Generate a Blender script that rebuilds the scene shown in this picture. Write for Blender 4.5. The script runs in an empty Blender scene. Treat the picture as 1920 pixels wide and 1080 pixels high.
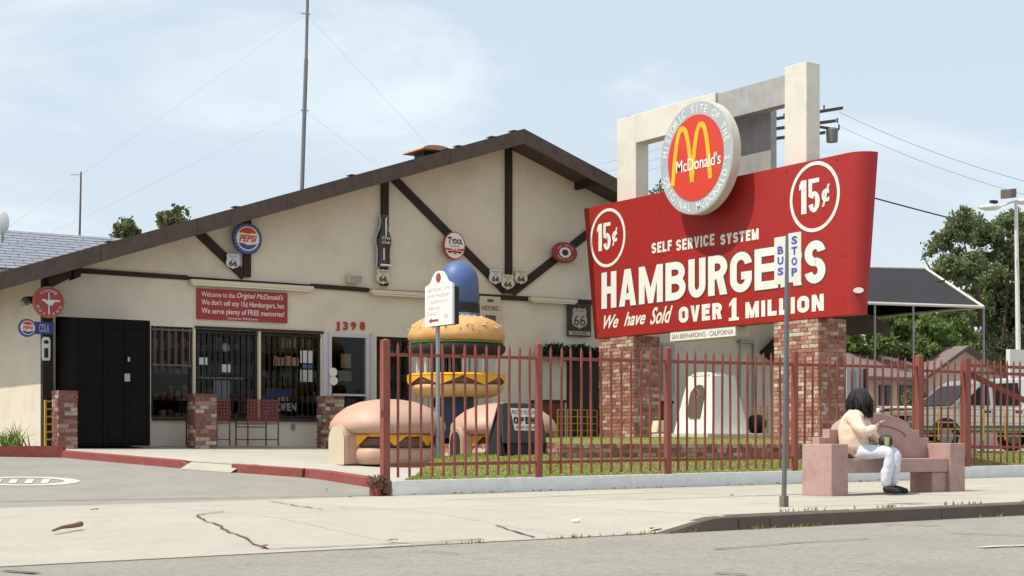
import bpy, math, random
import numpy as np
from mathutils import Vector, Matrix
random.seed(11); RNG = np.random.default_rng(11)
S = bpy.context.scene; COL = S.collection
R = math.radians
# ------------------------------------------------------------------ camera, sky, sun, exposure
TH = R(33.3); FP = 2983.0; EYE = 0.8            # X runs along the street, Y away from it; eye 0.9 m over the road
cam = bpy.data.cameras.new('camera'); co = bpy.data.objects.new('camera', cam); COL.objects.link(co)
co.location = (0, 0, EYE); co.rotation_euler = (R(90), 0, -TH)
cam.sensor_width = 36; cam.lens = FP/1920*36; cam.shift_y = 296/1920; cam.clip_end = 3000; cam.clip_start = .1
S.camera = co
SUN = Vector((-.50, .095, .86)).normalized()      # towards the sun
W = bpy.data.worlds.new('World'); S.world = W; W.use_nodes = True
nt = W.node_tree; nt.nodes.clear()
def wn(t): return nt.nodes.new(t)
out = wn('ShaderNodeOutputWorld'); bg = wn('ShaderNodeBackground'); sky = wn('ShaderNodeTexSky')
sky.sky_type = 'NISHITA'; sky.sun_disc = False; sky.sun_elevation = math.asin(SUN.z); sky.sun_rotation = math.atan2(SUN.x, SUN.y)
sky.air_density = 1.0; sky.dust_density = 2.2; sky.ozone_density = 1.2
SKY = .122
tc = wn('ShaderNodeTexCoord'); mp = wn('ShaderNodeMapping'); mp.inputs['Scale'].default_value = (1.1, 1.1, 3.4); mp.inputs['Rotation'].default_value = (0, .25, .5)
n1 = wn('ShaderNodeTexNoise'); n1.inputs['Scale'].default_value = 2.3; n1.inputs['Detail'].default_value = 9; n1.inputs['Roughness'].default_value = .58; n1.inputs['Distortion'].default_value = .5
cr = wn('ShaderNodeMapRange'); cr.inputs[1].default_value = .46; cr.inputs[2].default_value = .66; cr.interpolation_type = 'SMOOTHSTEP'
cm = wn('ShaderNodeMath'); cm.operation = 'MULTIPLY_ADD'; cm.inputs[1].default_value = .36; cm.inputs[2].default_value = .60
mx = wn('ShaderNodeMix'); mx.data_type = 'RGBA'
L = nt.links.new
L(tc.outputs['Generated'], mp.inputs[0]); L(mp.outputs[0], n1.inputs['Vector']); L(n1.outputs[0], cr.inputs[0]); L(cr.outputs[0], cm.inputs[0])
L(cm.outputs[0], mx.inputs[0]); L(sky.outputs[0], mx.inputs[6]); mx.inputs[7].default_value = (6.3, 7.0, 7.4, 1)
L(mx.outputs[2], bg.inputs[0]); bg.inputs[1].default_value = SKY; L(bg.outputs[0], out.inputs[0])
sl = bpy.data.lights.new('sun', 'SUN'); sl.energy = 3.9; sl.angle = R(.55); sl.color = (1, .94, .83)
so = bpy.data.objects.new('sun', sl); COL.objects.link(so); so.rotation_euler = SUN.to_track_quat('Z', 'Y').to_euler()
S.view_settings.view_transform = 'Standard'; S.view_settings.look = 'None'; S.view_settings.gamma = 1; S.view_settings.exposure = .22
S.view_settings.use_curve_mapping = False
# ------------------------------------------------------------------ measuring helpers (points on real planes)
sT, cT = math.sin(TH), math.cos(TH)
def ray(px, py):
    u = (px-960)/FP
    return Vector((sT+cT*u, cT-sT*u, (836-py)/FP))
def onY(px, py, Y): d = ray(px, py); return d*(Y/d.y)+Vector((0, 0, EYE))
def onX(px, py, X): d = ray(px, py); return d*(X/d.x)+Vector((0, 0, EYE))
def zp(Y): return EYE+min(0.0, -.5+.0538*(Y-19))            # patio
def zl(Y): return EYE+min(-.16, -.66+.0565*(Y-18.5))         # car park
def slope(X): return .0098*(max(-25, min(40, X))-10)         # the street climbs gently
def zroad(X): return slope(X)
def zlx(X, Y): return zl(Y)+min(0, slope(min(X, 10)))*(1-sm((Y-18.4)/6))
def sm(t): t = max(0, min(1, t)); return t*t*(3-2*t)
def zwalk(X, Y):
    hi = .138+slope(X)
    lo = .006+slope(X)+(hi-.006-slope(X))*sm((Y-11.5)/3.2)
    return lo+(hi-lo)*sm((X-9.05)/.85)
def zlawn(X, Y):
    lo = zp(Y)+.035; hi = EYE+min(-.12, -.455+.165*(Y-18.6))
    return lo+(max(hi, lo)-lo)*sm((X-11)/2.6)
# ------------------------------------------------------------------ materials
MATS = {}
def mat(name, col, rough=.7, metal=0, var=0, vs=3, bump=0, bs=60, col2=None, spec=.4, stain=0, ss=.7, emit=0, isl=0, coat=0, trans=0, speck=0):
    if name in MATS: return MATS[name]
    m = bpy.data.materials.new(name); m.use_nodes = True; t = m.node_tree; b = t.nodes['Principled BSDF']; N = t.nodes.new; K = t.links.new
    b.inputs['Roughness'].default_value = rough; b.inputs['Metallic'].default_value = metal; b.inputs['Specular IOR Level'].default_value = spec
    b.inputs['Coat Weight'].default_value = coat
    rgb = N('ShaderNodeRGB'); rgb.outputs[0].default_value = (*col, 1); cur = rgb.outputs[0]
    geo = N('ShaderNodeNewGeometry')
    def noise(sc, det=6, ro=.6):
        n = N('ShaderNodeTexNoise'); n.inputs['Scale'].default_value = sc; n.inputs['Detail'].default_value = det; n.inputs['Roughness'].default_value = ro
        K(geo.outputs['Position'], n.inputs['Vector']); return n.outputs[0]
    def mixto(cur, fac, c, lo=.35, hi=.7, amt=1):
        r = N('ShaderNodeMapRange'); r.inputs[1].default_value = lo; r.inputs[2].default_value = hi; r.inputs[4].default_value = amt; K(fac, r.inputs[0])
        x = N('ShaderNodeMix'); x.data_type = 'RGBA'; K(r.outputs[0], x.inputs[0]); K(cur, x.inputs[6]); x.inputs[7].default_value = (*c, 1); return x.outputs[2]
    c2 = col2 or tuple(c*.55 for c in col)
    if var: cur = mixto(cur, noise(vs), c2, amt=var)
    if speck: cur = mixto(cur, noise(17, 7, .95), tuple(c*.38 for c in col), .46, .62, speck)
    if stain: cur = mixto(cur, noise(ss, 8, .7), tuple(c*.5 for c in col), .5, .72, stain)
    if isl:
        r = N('ShaderNodeValToRGB'); r.color_ramp.elements[0].color = (*[c*.5 for c in col], 1); r.color_ramp.elements[1].color = (*[min(1, c*1.7) for c in col], 1)
        K(geo.outputs['Random Per Island'], r.inputs[0]); x = N('ShaderNodeMix'); x.data_type = 'RGBA'; x.inputs[0].default_value = isl
        K(cur, x.inputs[6]); K(r.outputs[0], x.inputs[7]); cur = x.outputs[2]
    K(cur, b.inputs['Base Color'])
    if bump:
        bp = N('ShaderNodeBump'); bp.inputs['Strength'].default_value = bump; bp.inputs['Distance'].default_value = .02
        K(noise(bs, 4), bp.inputs['Height']); K(bp.outputs[0], b.inputs['Normal'])
    if emit: b.inputs['Emission Color'].default_value = (*col, 1); b.inputs['Emission Strength'].default_value = emit
    if trans:
        tr = N('ShaderNodeBsdfTranslucent'); K(cur, tr.inputs[0]); ad = N('ShaderNodeMixShader'); ad.inputs[0].default_value = trans
        K(b.outputs[0], ad.inputs[1]); K(tr.outputs[0], ad.inputs[2]); K(ad.outputs[0], t.nodes['Material Output'].inputs[0])
    MATS[name] = m; return m
def brick_mat(name, cols, dark=1.0):
    m = bpy.data.materials.new(name); m.use_nodes = True; t = m.node_tree; b = t.nodes['Principled BSDF']; N = t.nodes.new; K = t.links.new
    b.inputs['Roughness'].default_value = .9; b.inputs['Specular IOR Level'].default_value = .2
    oi = N('ShaderNodeObjectInfo'); r = N('ShaderNodeValToRGB'); r.color_ramp.interpolation = 'LINEAR'
    e = r.color_ramp.elements
    while len(e) < len(cols): e.new(.5)
    for i, c in enumerate(cols): e[i].position = i/(len(cols)-1); e[i].color = (*[k*dark for k in c], 1)
    geo = N('ShaderNodeNewGeometry')
    K(oi.outputs['Random'], r.inputs[0])
    n = N('ShaderNodeTexNoise'); n.inputs['Scale'].default_value = 14; n.inputs['Detail'].default_value = 8; K(geo.outputs['Position'], n.inputs['Vector'])
    mr = N('ShaderNodeMapRange'); mr.inputs[1].default_value = .35; mr.inputs[2].default_value = .7; mr.inputs[4].default_value = .6; K(n.outputs[0], mr.inputs[0])
    x = N('ShaderNodeMix'); x.data_type = 'RGBA'; K(mr.outputs[0], x.inputs[0]); K(r.outputs[0], x.inputs[6]); x.inputs[7].default_value = (.17*dark, .09*dark, .07*dark, 1)
    K(x.outputs[2], b.inputs['Base Color'])
    bp = N('ShaderNodeBump'); bp.inputs['Strength'].default_value = .5; bp.inputs['Distance'].default_value = .01; n2 = N('ShaderNodeTexNoise'); n2.inputs['Scale'].default_value = 70
    K(geo.outputs['Position'], n2.inputs['Vector']); K(n2.outputs[0], bp.inputs['Height']); K(bp.outputs[0], b.inputs['Normal']); MATS[name] = m; return m
def glass_mat():
    m = bpy.data.materials.new('window_glass'); m.use_nodes = True; t = m.node_tree; N = t.nodes.new; K = t.links.new
    g = N('ShaderNodeBsdfGlossy'); g.inputs['Roughness'].default_value = .03; tr = N('ShaderNodeBsdfTransparent'); tr.inputs[0].default_value = (.85, .85, .84, 1)
    fr = N('ShaderNodeFresnel'); fr.inputs[0].default_value = 1.3; mi = N('ShaderNodeMixShader'); K(fr.outputs[0], mi.inputs[0]); K(tr.outputs[0], mi.inputs[1]); K(g.outputs[0], mi.inputs[2])
    K(mi.outputs[0], t.nodes['Material Output'].inputs[0]); return m
stucco = mat('cream_stucco', (.73, .665, .55), .92, var=.45, vs=.8, col2=(.62, .53, .41), bump=.8, bs=38, stain=.22, ss=1.6)
timber = mat('dark_timber', (.038, .024, .020), .8, var=.8, vs=14, bump=.3)
fasc = mat('fascia_board', (.105, .075, .064), .85, var=.6, vs=6, col2=(.055, .038, .034), bump=.4, bs=20)
soffit = mat('soffit_wood', (.10, .07, .055), .9, var=.4)
shingle = mat('brown_shingle', (.12, .09, .08), .95, var=.5, vs=12, bump=.6)
signred = mat('enamel_red', (.365, .021, .019), .45, var=.4, vs=1.6, col2=(.30, .020, .018), spec=.35, bump=.08, bs=5, stain=.22, ss=2.2)
signwhite = mat('sign_white', (.80, .78, .72), .6, var=.2, vs=9, col2=(.68, .65, .58))
facered = mat('disc_red', (.62, .05, .025), .5)
yellow = mat('sign_yellow', (.85, .45, .02), .5)
discgrey = mat('disc_grey', (.42, .47, .50), .5, var=.3, vs=5)
discrim = mat('disc_rim', (.62, .58, .50), .6, var=.4, vs=4, stain=.3, ss=3)
portalw = mat('portal_white', (.70, .67, .60), .75, var=.3, vs=2.5, col2=(.55, .51, .44), stain=.35, ss=1.6, bump=.15)
portalg = mat('portal_grey', (.40, .40, .39), .8, var=.5, vs=5, stain=.3)
fencered = mat('fence_red', (.26, .078, .060), .62, var=.35, vs=6, col2=(.20, .055, .045), spec=.3, stain=.25, ss=7)
kerbred = mat('kerb_red_paint', (.25, .045, .042), .85, var=.55, vs=7, col2=(.24, .12, .10), stain=.4, ss=5, bump=.4, bs=30)
kerbwhite = mat('kerb_white_paint', (.80, .80, .77), .85, var=.4, vs=4, col2=(.66, .66, .63), stain=.3, ss=5, bump=.25, bs=30)
asphalt = mat('road_asphalt', (.385, .36, .31), .95, var=.5, vs=.7, col2=(.31, .29, .25), bump=.8, bs=110, speck=.7, stain=.3, ss=.9)
lotasph = mat('lot_asphalt', (.34, .32, .28), .95, var=.5, vs=1.2, col2=(.26, .245, .215), bump=.6, bs=110, speck=.4, stain=.35, ss=1.3)
conc = mat('walk_concrete', (.44, .405, .345), .93, var=.45, vs=.8, col2=(.38, .345, .29), bump=.35, bs=80, speck=.22, stain=.28, ss=1.7)
conc2 = mat('walk_concrete_light', (.46, .425, .36), .93, var=.4, vs=1, col2=(.40, .365, .30), bump=.35, bs=80, speck=.18, stain=.22, ss=2.1)
patioc = mat('patio_concrete', (.46, .43, .375), .9, var=.3, vs=1, bump=.2, stain=.15)
kerbc = mat('old_kerb_concrete', (.135, .10, .08), .95, var=.6, vs=4, col2=(.10, .078, .066), bump=.5, stain=.4, ss=3)
joint = mat('joint_dirt', (.12, .085, .055), 1, var=.5, vs=9)
soil = mat('ground_dirt', (.26, .22, .16), 1, var=.5, vs=.6, bump=.4, bs=20)
grassm = mat('grass', (.19, .235, .045), .9, var=.5, vs=3, col2=(.21, .20, .055), isl=.35, trans=.25)
turf = mat('turf', (.21, .225, .06), 1, var=.6, vs=4, col2=(.23, .20, .07), bump=.8, bs=60)
brickm = brick_mat('weathered_brick', [(.24, .09, .07), (.42, .18, .13), (.50, .25, .18), (.33, .12, .09), (.56, .36, .27), (.68, .60, .50), (.38, .17, .13), (.60, .44, .34)])
bricks_dark = brick_mat('porch_brick', [(.14, .05, .04), (.24, .085, .06), (.17, .08, .07), (.28, .11, .08), (.62, .52, .45), (.12, .05, .045)])
mortar = mat('mortar', (.56, .51, .45), 1, var=.5, vs=20, col2=(.26, .22, .19), bump=.5)
black = mat('black_metal', (.014, .013, .013), .55)
blackmesh = mat('security_mesh', (.010, .008, .007), .85, var=.4, vs=5, spec=.1)
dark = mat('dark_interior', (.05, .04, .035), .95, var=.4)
alu = mat('white_aluminium', (.55, .54, .60), .45)
steel = mat('galvanised_steel', (.34, .35, .36), .45, metal=.6, var=.4, vs=15)
creamtrim = mat('cream_trim', (.66, .58, .42), .8)
brownmetal = mat('brown_metal', (.13, .045, .035), .6)
bun = mat('burger_beige', (.52, .335, .25), .5, var=.45, vs=2.0, col2=(.45, .27, .20), stain=.42, ss=3, spec=.4)
cheese = mat('cheese_yellow', (.80, .40, .02), .45, var=.3, vs=5, col2=(.7, .32, .015))
patty = mat('patty_brown', (.17, .085, .07), .7, var=.4, vs=12)
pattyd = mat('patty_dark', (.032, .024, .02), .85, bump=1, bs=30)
bunt = mat('bun_toasted', (.66, .40, .17), .5, var=.7, vs=2.6, col2=(.52, .24, .07), spec=.4)
bunl = mat('bun_light', (.66, .42, .20), .5, var=.4, vs=3)
seedm = mat('sesame', (.72, .55, .30), .5); lettm = mat('lettuce', (.20, .34, .07), .6)
blue = mat('cap_blue', (.085, .135, .31), .5, var=.35, vs=4, col2=(.065, .105, .26), spec=.4)
blued = mat('sign_blue', (.045, .065, .26), .5); shieldw = mat('shield_white', (.58, .60, .60), .5); shieldc = mat('shield_cream', (.58, .56, .42), .6)
inkblack = mat('ink_black', (.02, .02, .02), .6); inkblue = mat('ink_blue', (.05, .09, .38), .6); inkpale = mat('ink_faded', (.62, .56, .56), .7); inkred = mat('ink_red', (.38, .04, .04), .6)
bench = mat('pink_cast_concrete', (.44, .29, .26), .9, var=.5, vs=4, col2=(.36, .20, .185), bump=.3, bs=50, stain=.55, ss=5)
glass = glass_mat()
paper = mat('paper', (.7, .7, .68), .8)
# ------------------------------------------------------------------ mesh builders
WL = {}
class MB:
    def __init__(s): s.v = []; s.f = []
    def add(s, vs, fs):
        b = len(s.v); s.v += [tuple(v) for v in vs]; s.f += [tuple(b+i for i in f) for f in fs]; return s
    def box(s, x0, x1, y0, y1, z0, z1):
        return s.add([(x0,y0,z0),(x1,y0,z0),(x1,y1,z0),(x0,y1,z0),(x0,y0,z1),(x1,y0,z1),(x1,y1,z1),(x0,y1,z1)],
                     [(0,3,2,1),(4,5,6,7),(0,1,5,4),(1,2,6,5),(2,3,7,6),(3,0,4,7)])
    def obox(s, c, ax, ay, az):           # centre and three half vectors
        c = Vector(c); ax, ay, az = Vector(ax), Vector(ay), Vector(az)
        if ax.cross(ay).dot(az) < 0: ax = -ax
        P = [c+i*ax+j*ay+k*az for k in (-1, 1) for i, j in ((-1,-1),(1,-1),(1,1),(-1,1))]
        return s.add(P, [(0,3,2,1),(4,5,6,7),(0,1,5,4),(1,2,6,5),(2,3,7,6),(3,0,4,7)])
    def prism(s, pts, off):               # polygon swept by a vector
        off = Vector(off); P = [Vector(p) for p in pts]; n = len(P)
        nn = sum(((P[i]-P[0]).cross(P[(i+1) % n]-P[0]) for i in range(n)), Vector())
        if nn.dot(off) > 0: P = P[::-1]
        return s.add(P+[p+off for p in P], [tuple(range(n)), tuple(range(2*n-1, n-1, -1))]+[(i, n+i, n+(i+1) % n, (i+1) % n) for i in range(n)])
    def tube(s, pts, r, n=8, r1=None):
        P = [Vector(p) for p in pts]; m = len(P); r1 = r if r1 is None else r1; vs = []; fs = []
        for i, p in enumerate(P):
            d = (P[min(i+1, m-1)]-P[max(i-1, 0)]).normalized(); a = d.orthogonal().normalized() if abs(d.z) < .999 else Vector((1, 0, 0)); b = d.cross(a)
            if i and (prev.dot(a) < .99):
                a = (prev-d*prev.dot(d)).normalized(); b = d.cross(a)
            prev = a; rr = r+(r1-r)*i/max(1, m-1)
            vs += [p+(a*math.cos(k*2*math.pi/n)+b*math.sin(k*2*math.pi/n))*rr for k in range(n)]
        for i in range(m-1): fs += [(i*n+k, i*n+(k+1) % n, (i+1)*n+(k+1) % n, (i+1)*n+k) for k in range(n)]
        fs += [tuple(range(n-1, -1, -1)), tuple(range((m-1)*n, m*n))]; return s.add(vs, fs)
    def lathe(s, prof, c, n=32, ax=1, ay=1, fn=None):   # prof (r,z) bottom to top
        c = Vector(c); vs = []; m = len(prof)
        for r, z in prof:
            for k in range(n):
                a = 2*math.pi*k/n; rr = r*(fn(a, z) if fn else 1)
                vs.append(c+Vector((rr*math.cos(a)*ax, rr*math.sin(a)*ay, z)))
        fs = [(i*n+k, i*n+(k+1) % n, (i+1)*n+(k+1) % n, (i+1)*n+k) for i in range(m-1) for k in range(n)]
        fs += [tuple(range(n-1, -1, -1)), tuple(range((m-1)*n, m*n))]; return s.add(vs, fs)
    def grid(s, f, nu, nv):
        vs = [f(i/nu, j/nv) for j in range(nv+1) for i in range(nu+1)]
        return s.add(vs, [(j*(nu+1)+i, j*(nu+1)+i+1, (j+1)*(nu+1)+i+1, (j+1)*(nu+1)+i) for j in range(nv) for i in range(nu)])
    def build(s, name, m, parent=None, smooth=False, bevel=0, loc=None, kind=None, sub=0):
        me = bpy.data.meshes.new(name); o = bpy.data.objects.new(name, me)
        V = [Vector(v) for v in s.v]
        if parent is not None: base = WL[parent.name]
        elif loc is not None: base = Vector(loc)
        else:
            xs = [v.x for v in V]; ys = [v.y for v in V]; base = Vector(((min(xs)+max(xs))/2, (min(ys)+max(ys))/2, min(v.z for v in V)))
        me.from_pydata([tuple(v-base) for v in V], [], s.f); me.materials.append(m)
        if smooth: me.polygons.foreach_set('use_smooth', [True]*len(me.polygons))
        if smooth == 2:
            md = o.modifiers.new('split', 'EDGE_SPLIT'); md.split_angle = R(35)
        me.update(); COL.objects.link(o)
        if parent is not None: o.parent = parent
        else: o.location = base
        if bevel:
            b = o.modifiers.new('bevel', 'BEVEL'); b.width = bevel; b.segments = 2; b.limit_method = 'ANGLE'
        if sub:
            b = o.modifiers.new('sub', 'SUBSURF'); b.levels = sub; b.render_levels = sub
        if kind: o['kind'] = kind
        WL[o.name] = base; return o
def tag(o, label, cat, group=None):
    o['label'] = label; o['category'] = cat
    if group: o['group'] = group
    return o
def thing(name, label, cat, loc, group=None):
    o = bpy.data.objects.new(name, None); COL.objects.link(o); o.location = loc; o.empty_display_size = .2
    WL[o.name] = Vector(loc); return tag(o, label, cat, group)
def inst(me, name, parent, loc, rot=(0, 0, 0), sc=(1, 1, 1)):
    o = bpy.data.objects.new(name, me); COL.objects.link(o); o.parent = parent
    o.location = Vector(loc)-WL[parent.name]; o.rotation_euler = rot; o.scale = sc; WL[o.name] = WL[parent.name]; return o
def copy_tree(o, parent=None):
    c = o.copy(); COL.objects.link(c)
    if parent: c.parent = parent
    for ch in list(o.children): copy_tree(ch, c)
    return c
_tx = {}
def tmesh(s, bold=0, shear=0):
    k = (s, bold, shear)
    if k not in _tx:
        cu = bpy.data.curves.new('t', 'FONT'); cu.body = s; cu.size = 1; cu.offset = bold; cu.shear = shear; cu.resolution_u = 3
        ob = bpy.data.objects.new('t', cu); COL.objects.link(ob)
        me = bpy.data.meshes.new_from_object(ob.evaluated_get(bpy.context.evaluated_depsgraph_get()))
        vs = [(v.co.x, v.co.y) for v in me.vertices]; fs = [tuple(p.vertices) for p in me.polygons]
        bpy.data.objects.remove(ob); bpy.data.meshes.remove(me)
        if not vs: vs = [(0, 0), (1, 1)]
        xs = [v[0] for v in vs]; ys = [v[1] for v in vs]; _tx[k] = (vs, fs, min(xs), max(xs), min(ys), max(ys))
    return _tx[k]
class Fr:
    """A flat frame: origin O, right R_, up U; N points at the viewer."""
    def __init__(s, O, Rv, U=(0, 0, 1)):
        s.O = Vector(O); s.R = Vector(Rv).normalized(); s.U = Vector(U).normalized(); s.N = s.R.cross(s.U)
    def p(s, x, y, d=0): return s.O+s.R*x+s.U*y+s.N*d
    def poly(s, mb, pts, d0, d1):
        return mb.prism([s.p(x, y, d0) for x, y in pts], s.N*(d1-d0))
    def disc(s, mb, cx, cy, rx, ry, d0, d1, n=40): return s.poly(mb, [(cx+rx*math.cos(2*math.pi*k/n), cy+ry*math.sin(2*math.pi*k/n)) for k in range(n)], d0, d1)
    def ring(s, mb, cx, cy, ro, ri, d0, d1, n=48, sy=1):
        vs = []
        for rr, dd in ((ro, d1), (ri, d1), (ro, d0), (ri, d0)): vs += [s.p(cx+rr*math.cos(2*math.pi*k/n), cy+rr*sy*math.sin(2*math.pi*k/n), dd) for k in range(n)]
        fs = []
        for k in range(n):
            j = (k+1) % n; fs += [(k, j, n+j, n+k), (2*n+k, 2*n+j, j, k), (n+k, n+j, 3*n+j, 3*n+k)]
        return mb.add(vs, fs)
    def text(s, mb, t, x0, x1, y0, y1, d, bold=0, shear=0, th=.004):
        vs, fs, a, b, c, e = tmesh(t, bold, shear); kx = (x1-x0)/(b-a); ky = (y1-y0)/(e-c)
        mb.add([s.p(x0+(x-a)*kx, y0+(y-c)*ky, d) for x, y in vs], fs)
    def box2(s, px0, py0, px1, py1, plane, val):      # pixel box measured on this frame's plane
        fn = onX if plane == 'X' else onY; a = fn(px0, py0, val)-s.O; b = fn(px0, py1, val)-s.O; c = fn(px1, py0, val)-s.O
        return a.dot(s.R), c.dot(s.R), b.dot(s.U), a.dot(s.U)
    def arctext(s, mb, t, cx, cy, r, h, a0, a1, d, bold=.02, flip=False, w=None, sy=1):
        n = len(t)
        for i, ch in enumerate(t):
            if ch == ' ': continue
            ang = R(a0+(a1-a0)*i/(n-1)); vs, fs, a, b, c, e = tmesh(ch, bold); _, _, _, _, c, e = tmesh('H', bold)
            k = h/(e-c); ww = (w or h*.75)/h*k/.72
            vx, vy = Vector((math.cos(ang), math.sin(ang))), None
            up = vx if not flip else -vx; rt = Vector((up.y, -up.x))
            pts = []
            for x, y in vs:
                q = Vector((math.cos(ang)*r, math.sin(ang)*r))+rt*((x-(a+b)/2)*ww)+up*((y-(c+e)/2)*k); pts.append(s.p(cx+q.x, cy+q.y*sy, d))
            mb.add(pts, fs)
def gothic(mb, fr_, ch, x0, x1, z0, z1, s_, h_, d, g=0):
    W_, H_ = x1-x0, z1-z0; k = [0]
    def quadf(pts):
        k[0] += 1; n = len(pts); A = sum(pts[i][0]*pts[(i+1) % n][1]-pts[(i+1) % n][0]*pts[i][1] for i in range(n)); P = [Vector((p[0], p[1])) for p in (pts if A > 0 else pts[::-1])]; Q = []
        for i in range(n):
            a = (P[i]-P[i-1]).normalized(); c = (P[(i+1) % n]-P[i]).normalized(); n1 = Vector((a.y, -a.x)); n2 = Vector((c.y, -c.x)); q = n1+n2; Q.append(P[i]+q*(g/max(.35, q.dot(n1))))
        mb.add([fr_.p(x0+p.x, z0+p.y, d+.0007*k[0]) for p in Q], [tuple(range(n))])
    def rect(a, b, c, e): quadf([(a, b), (c, b), (c, e), (a, e)])
    def arc(cx, cy, rx, ry, a0, a1, n=14):
        k[0] += 1; vs = []
        if g: e_ = math.degrees(g/max(rx, .05)); sg_ = 1 if a1 > a0 else -1; a0 -= sg_*e_; a1 += sg_*e_
        for i in range(n+1):
            t_ = R(a0+(a1-a0)*i/n)
            for q1, q2 in ((rx+g, ry+g), (max(.004, rx-s_-g), max(.004, ry-h_-g))): vs.append(fr_.p(x0+cx+q1*math.cos(t_), z0+cy+q2*math.sin(t_), d+.0007*k[0]))
        f_ = [(2*i, 2*i+1, 2*i+3, 2*i+2) for i in range(n)]; mb.add(vs, f_ if a1 > a0 else [q[::-1] for q in f_])
    m = .5*W_
    def mir(pts): return [(W_-x, y) for x, y in pts]
    if ch in 'HBRELFDPNM': rect(0, 0, s_, H_)
    if ch in 'HNM': rect(W_-s_, 0, W_, H_)
    if ch == 'H': rect(s_*.9, H_/2-h_/2, W_-s_*.9, H_/2+h_/2)
    if ch in 'EF': rect(s_*.9, H_-h_, W_, H_); rect(s_*.9, H_*.52-h_/2, W_*.9, H_*.52+h_/2)
    if ch in 'EL': rect(s_*.9, 0, W_, h_)
    if ch == 'T': rect(0, H_-h_, W_, H_); rect(m-s_/2, 0, m+s_/2, H_-h_*.9)
    if ch == 'I': rect(0, 0, W_, H_)
    if ch == 'A':
        P = [(0, 0), (s_, 0), (m+s_*.12, H_*.80), (m, H_), (m-s_*.55, H_)]; quadf(P); quadf(mir(P)); rect(W_*.25, H_*.17, W_*.75, H_*.17+h_*.9)
    if ch == 'V':
        P = [(0, H_), (s_, H_), (m+s_*.12, H_*.2), (m, 0), (m-s_*.5, 0)]; quadf(P); quadf(mir(P))
    if ch == 'Y': P = [(0, H_), (s_*1.05, H_), (m+s_*.1, H_*.5), (m, H_*.38), (m-s_*.5, H_*.42)]; quadf(P); quadf(mir(P)); rect(m-s_/2, 0, m+s_/2, H_*.45)
    if ch == 'M': P = [(s_*.5, H_), (s_*1.02, H_), (m+s_*.1, H_*.36), (m, 0), (m-s_*.42, 0)]; quadf(P); quadf(mir(P))
    if ch == 'N': quadf([(s_*.2, H_), (s_*1.05, H_), (W_-s_*.2, 0), (W_-s_*1.05, 0)])
    if ch in 'BPR':
        ym = H_*(.53 if ch == 'B' else .50); cx = W_*.46; rect(s_*.9, H_-h_, cx, H_); rect(s_*.9, ym-h_/2, cx, ym+h_/2); arc(cx, (H_+ym-h_/2)/2, W_*(.50 if ch == 'B' else .54), (H_-ym+h_/2)/2, -90, 90)
        if ch == 'B': rect(s_*.9, 0, cx, h_); arc(cx, (ym+h_/2)/2, W_*.54, (ym+h_/2)/2, -90, 90)
        if ch == 'R': quadf([(W_*.40, ym), (W_*.40+s_*1.1, ym), (W_, 0), (W_-s_*1.1, 0)])
    if ch in 'U': ry = min(H_*.32, m); rect(0, ry, s_, H_); rect(W_-s_, ry, W_, H_); arc(m, ry, m, ry, 180, 360)
    if ch in 'GCO':
        ry = min(H_*.34, m*1.05); rect(0, ry, s_, H_-ry); arc(m, H_-ry, m, ry, 0 if ch == 'O' else 8, 180); arc(m, ry, m, ry, 180, 360 if ch != 'C' else 352)
        if ch == 'O': rect(W_-s_, ry, W_, H_-ry)
        if ch == 'G': rect(W_-s_, ry, W_, H_*.5); rect(W_*.52, H_*.5-h_*.95, W_-s_*.1, H_*.5)
    if ch == 'S': q = H_*.25+h_*.25; arc(m, H_-q, m, q, 12, 268, 20); arc(m, q, m, q, 88, -168, 20)
    if ch == '1': rect(W_-s_*1.15, 0, W_, H_); quadf([(W_-s_*1.1, H_), (0, H_*.86), (0, H_*.70), (W_-s_*1.1, H_*.78)])
    if ch == '5': rect(0, H_-h_, W_*.95, H_); rect(0, H_*.48, s_*.8, H_-h_*.9); q = H_*.31; arc(m, q, m, q, 150, -165, 20)
    if ch == '0': pass
def leaves(name, m, parent, blobs, n, size, flat=.0, kind=None, up=0):
    bl = np.array(blobs, dtype=float); w = (bl[:, 3]*bl[:, 4]*bl[:, 5]); w = w/w.sum(); idx = RNG.choice(len(bl), n, p=w); b = bl[idx]
    d = RNG.normal(size=(n, 3)); d /= np.linalg.norm(d, axis=1)[:, None]; rr = RNG.random(n)**.45
    c = b[:, :3]+d*b[:, 3:6]*rr[:, None]+RNG.normal(size=(n, 3))*size*.8
    u = RNG.normal(size=(n, 3)); u[:, 2] += up; u /= np.linalg.norm(u, axis=1)[:, None]; v = np.cross(u, RNG.normal(size=(n, 3))); v /= np.linalg.norm(v, axis=1)[:, None]
    sz = size*(.55+.9*RNG.random(n))[:, None]; u = u*sz; v = v*sz*.55
    V = np.stack([c-u, c+v, c+u, c-v], axis=1).reshape(-1, 3)
    base = np.array(WL[parent.name]) if parent is not None else np.array([bl[:, 0].mean(), bl[:, 1].mean(), bl[:, 2].min()])
    me = bpy.data.meshes.new(name); me.vertices.add(4*n); me.vertices.foreach_set('co', (V-base).ravel()); me.loops.add(4*n); me.loops.foreach_set('vertex_index', np.arange(4*n))
    me.polygons.add(n); me.polygons.foreach_set('loop_start', np.arange(0, 4*n, 4)); me.update(calc_edges=True); me.materials.append(m)
    o = bpy.data.objects.new(name, me); COL.objects.link(o)
    if parent is not None: o.parent = parent
    else: o.location = base
    if kind: o['kind'] = kind
    return o
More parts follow.
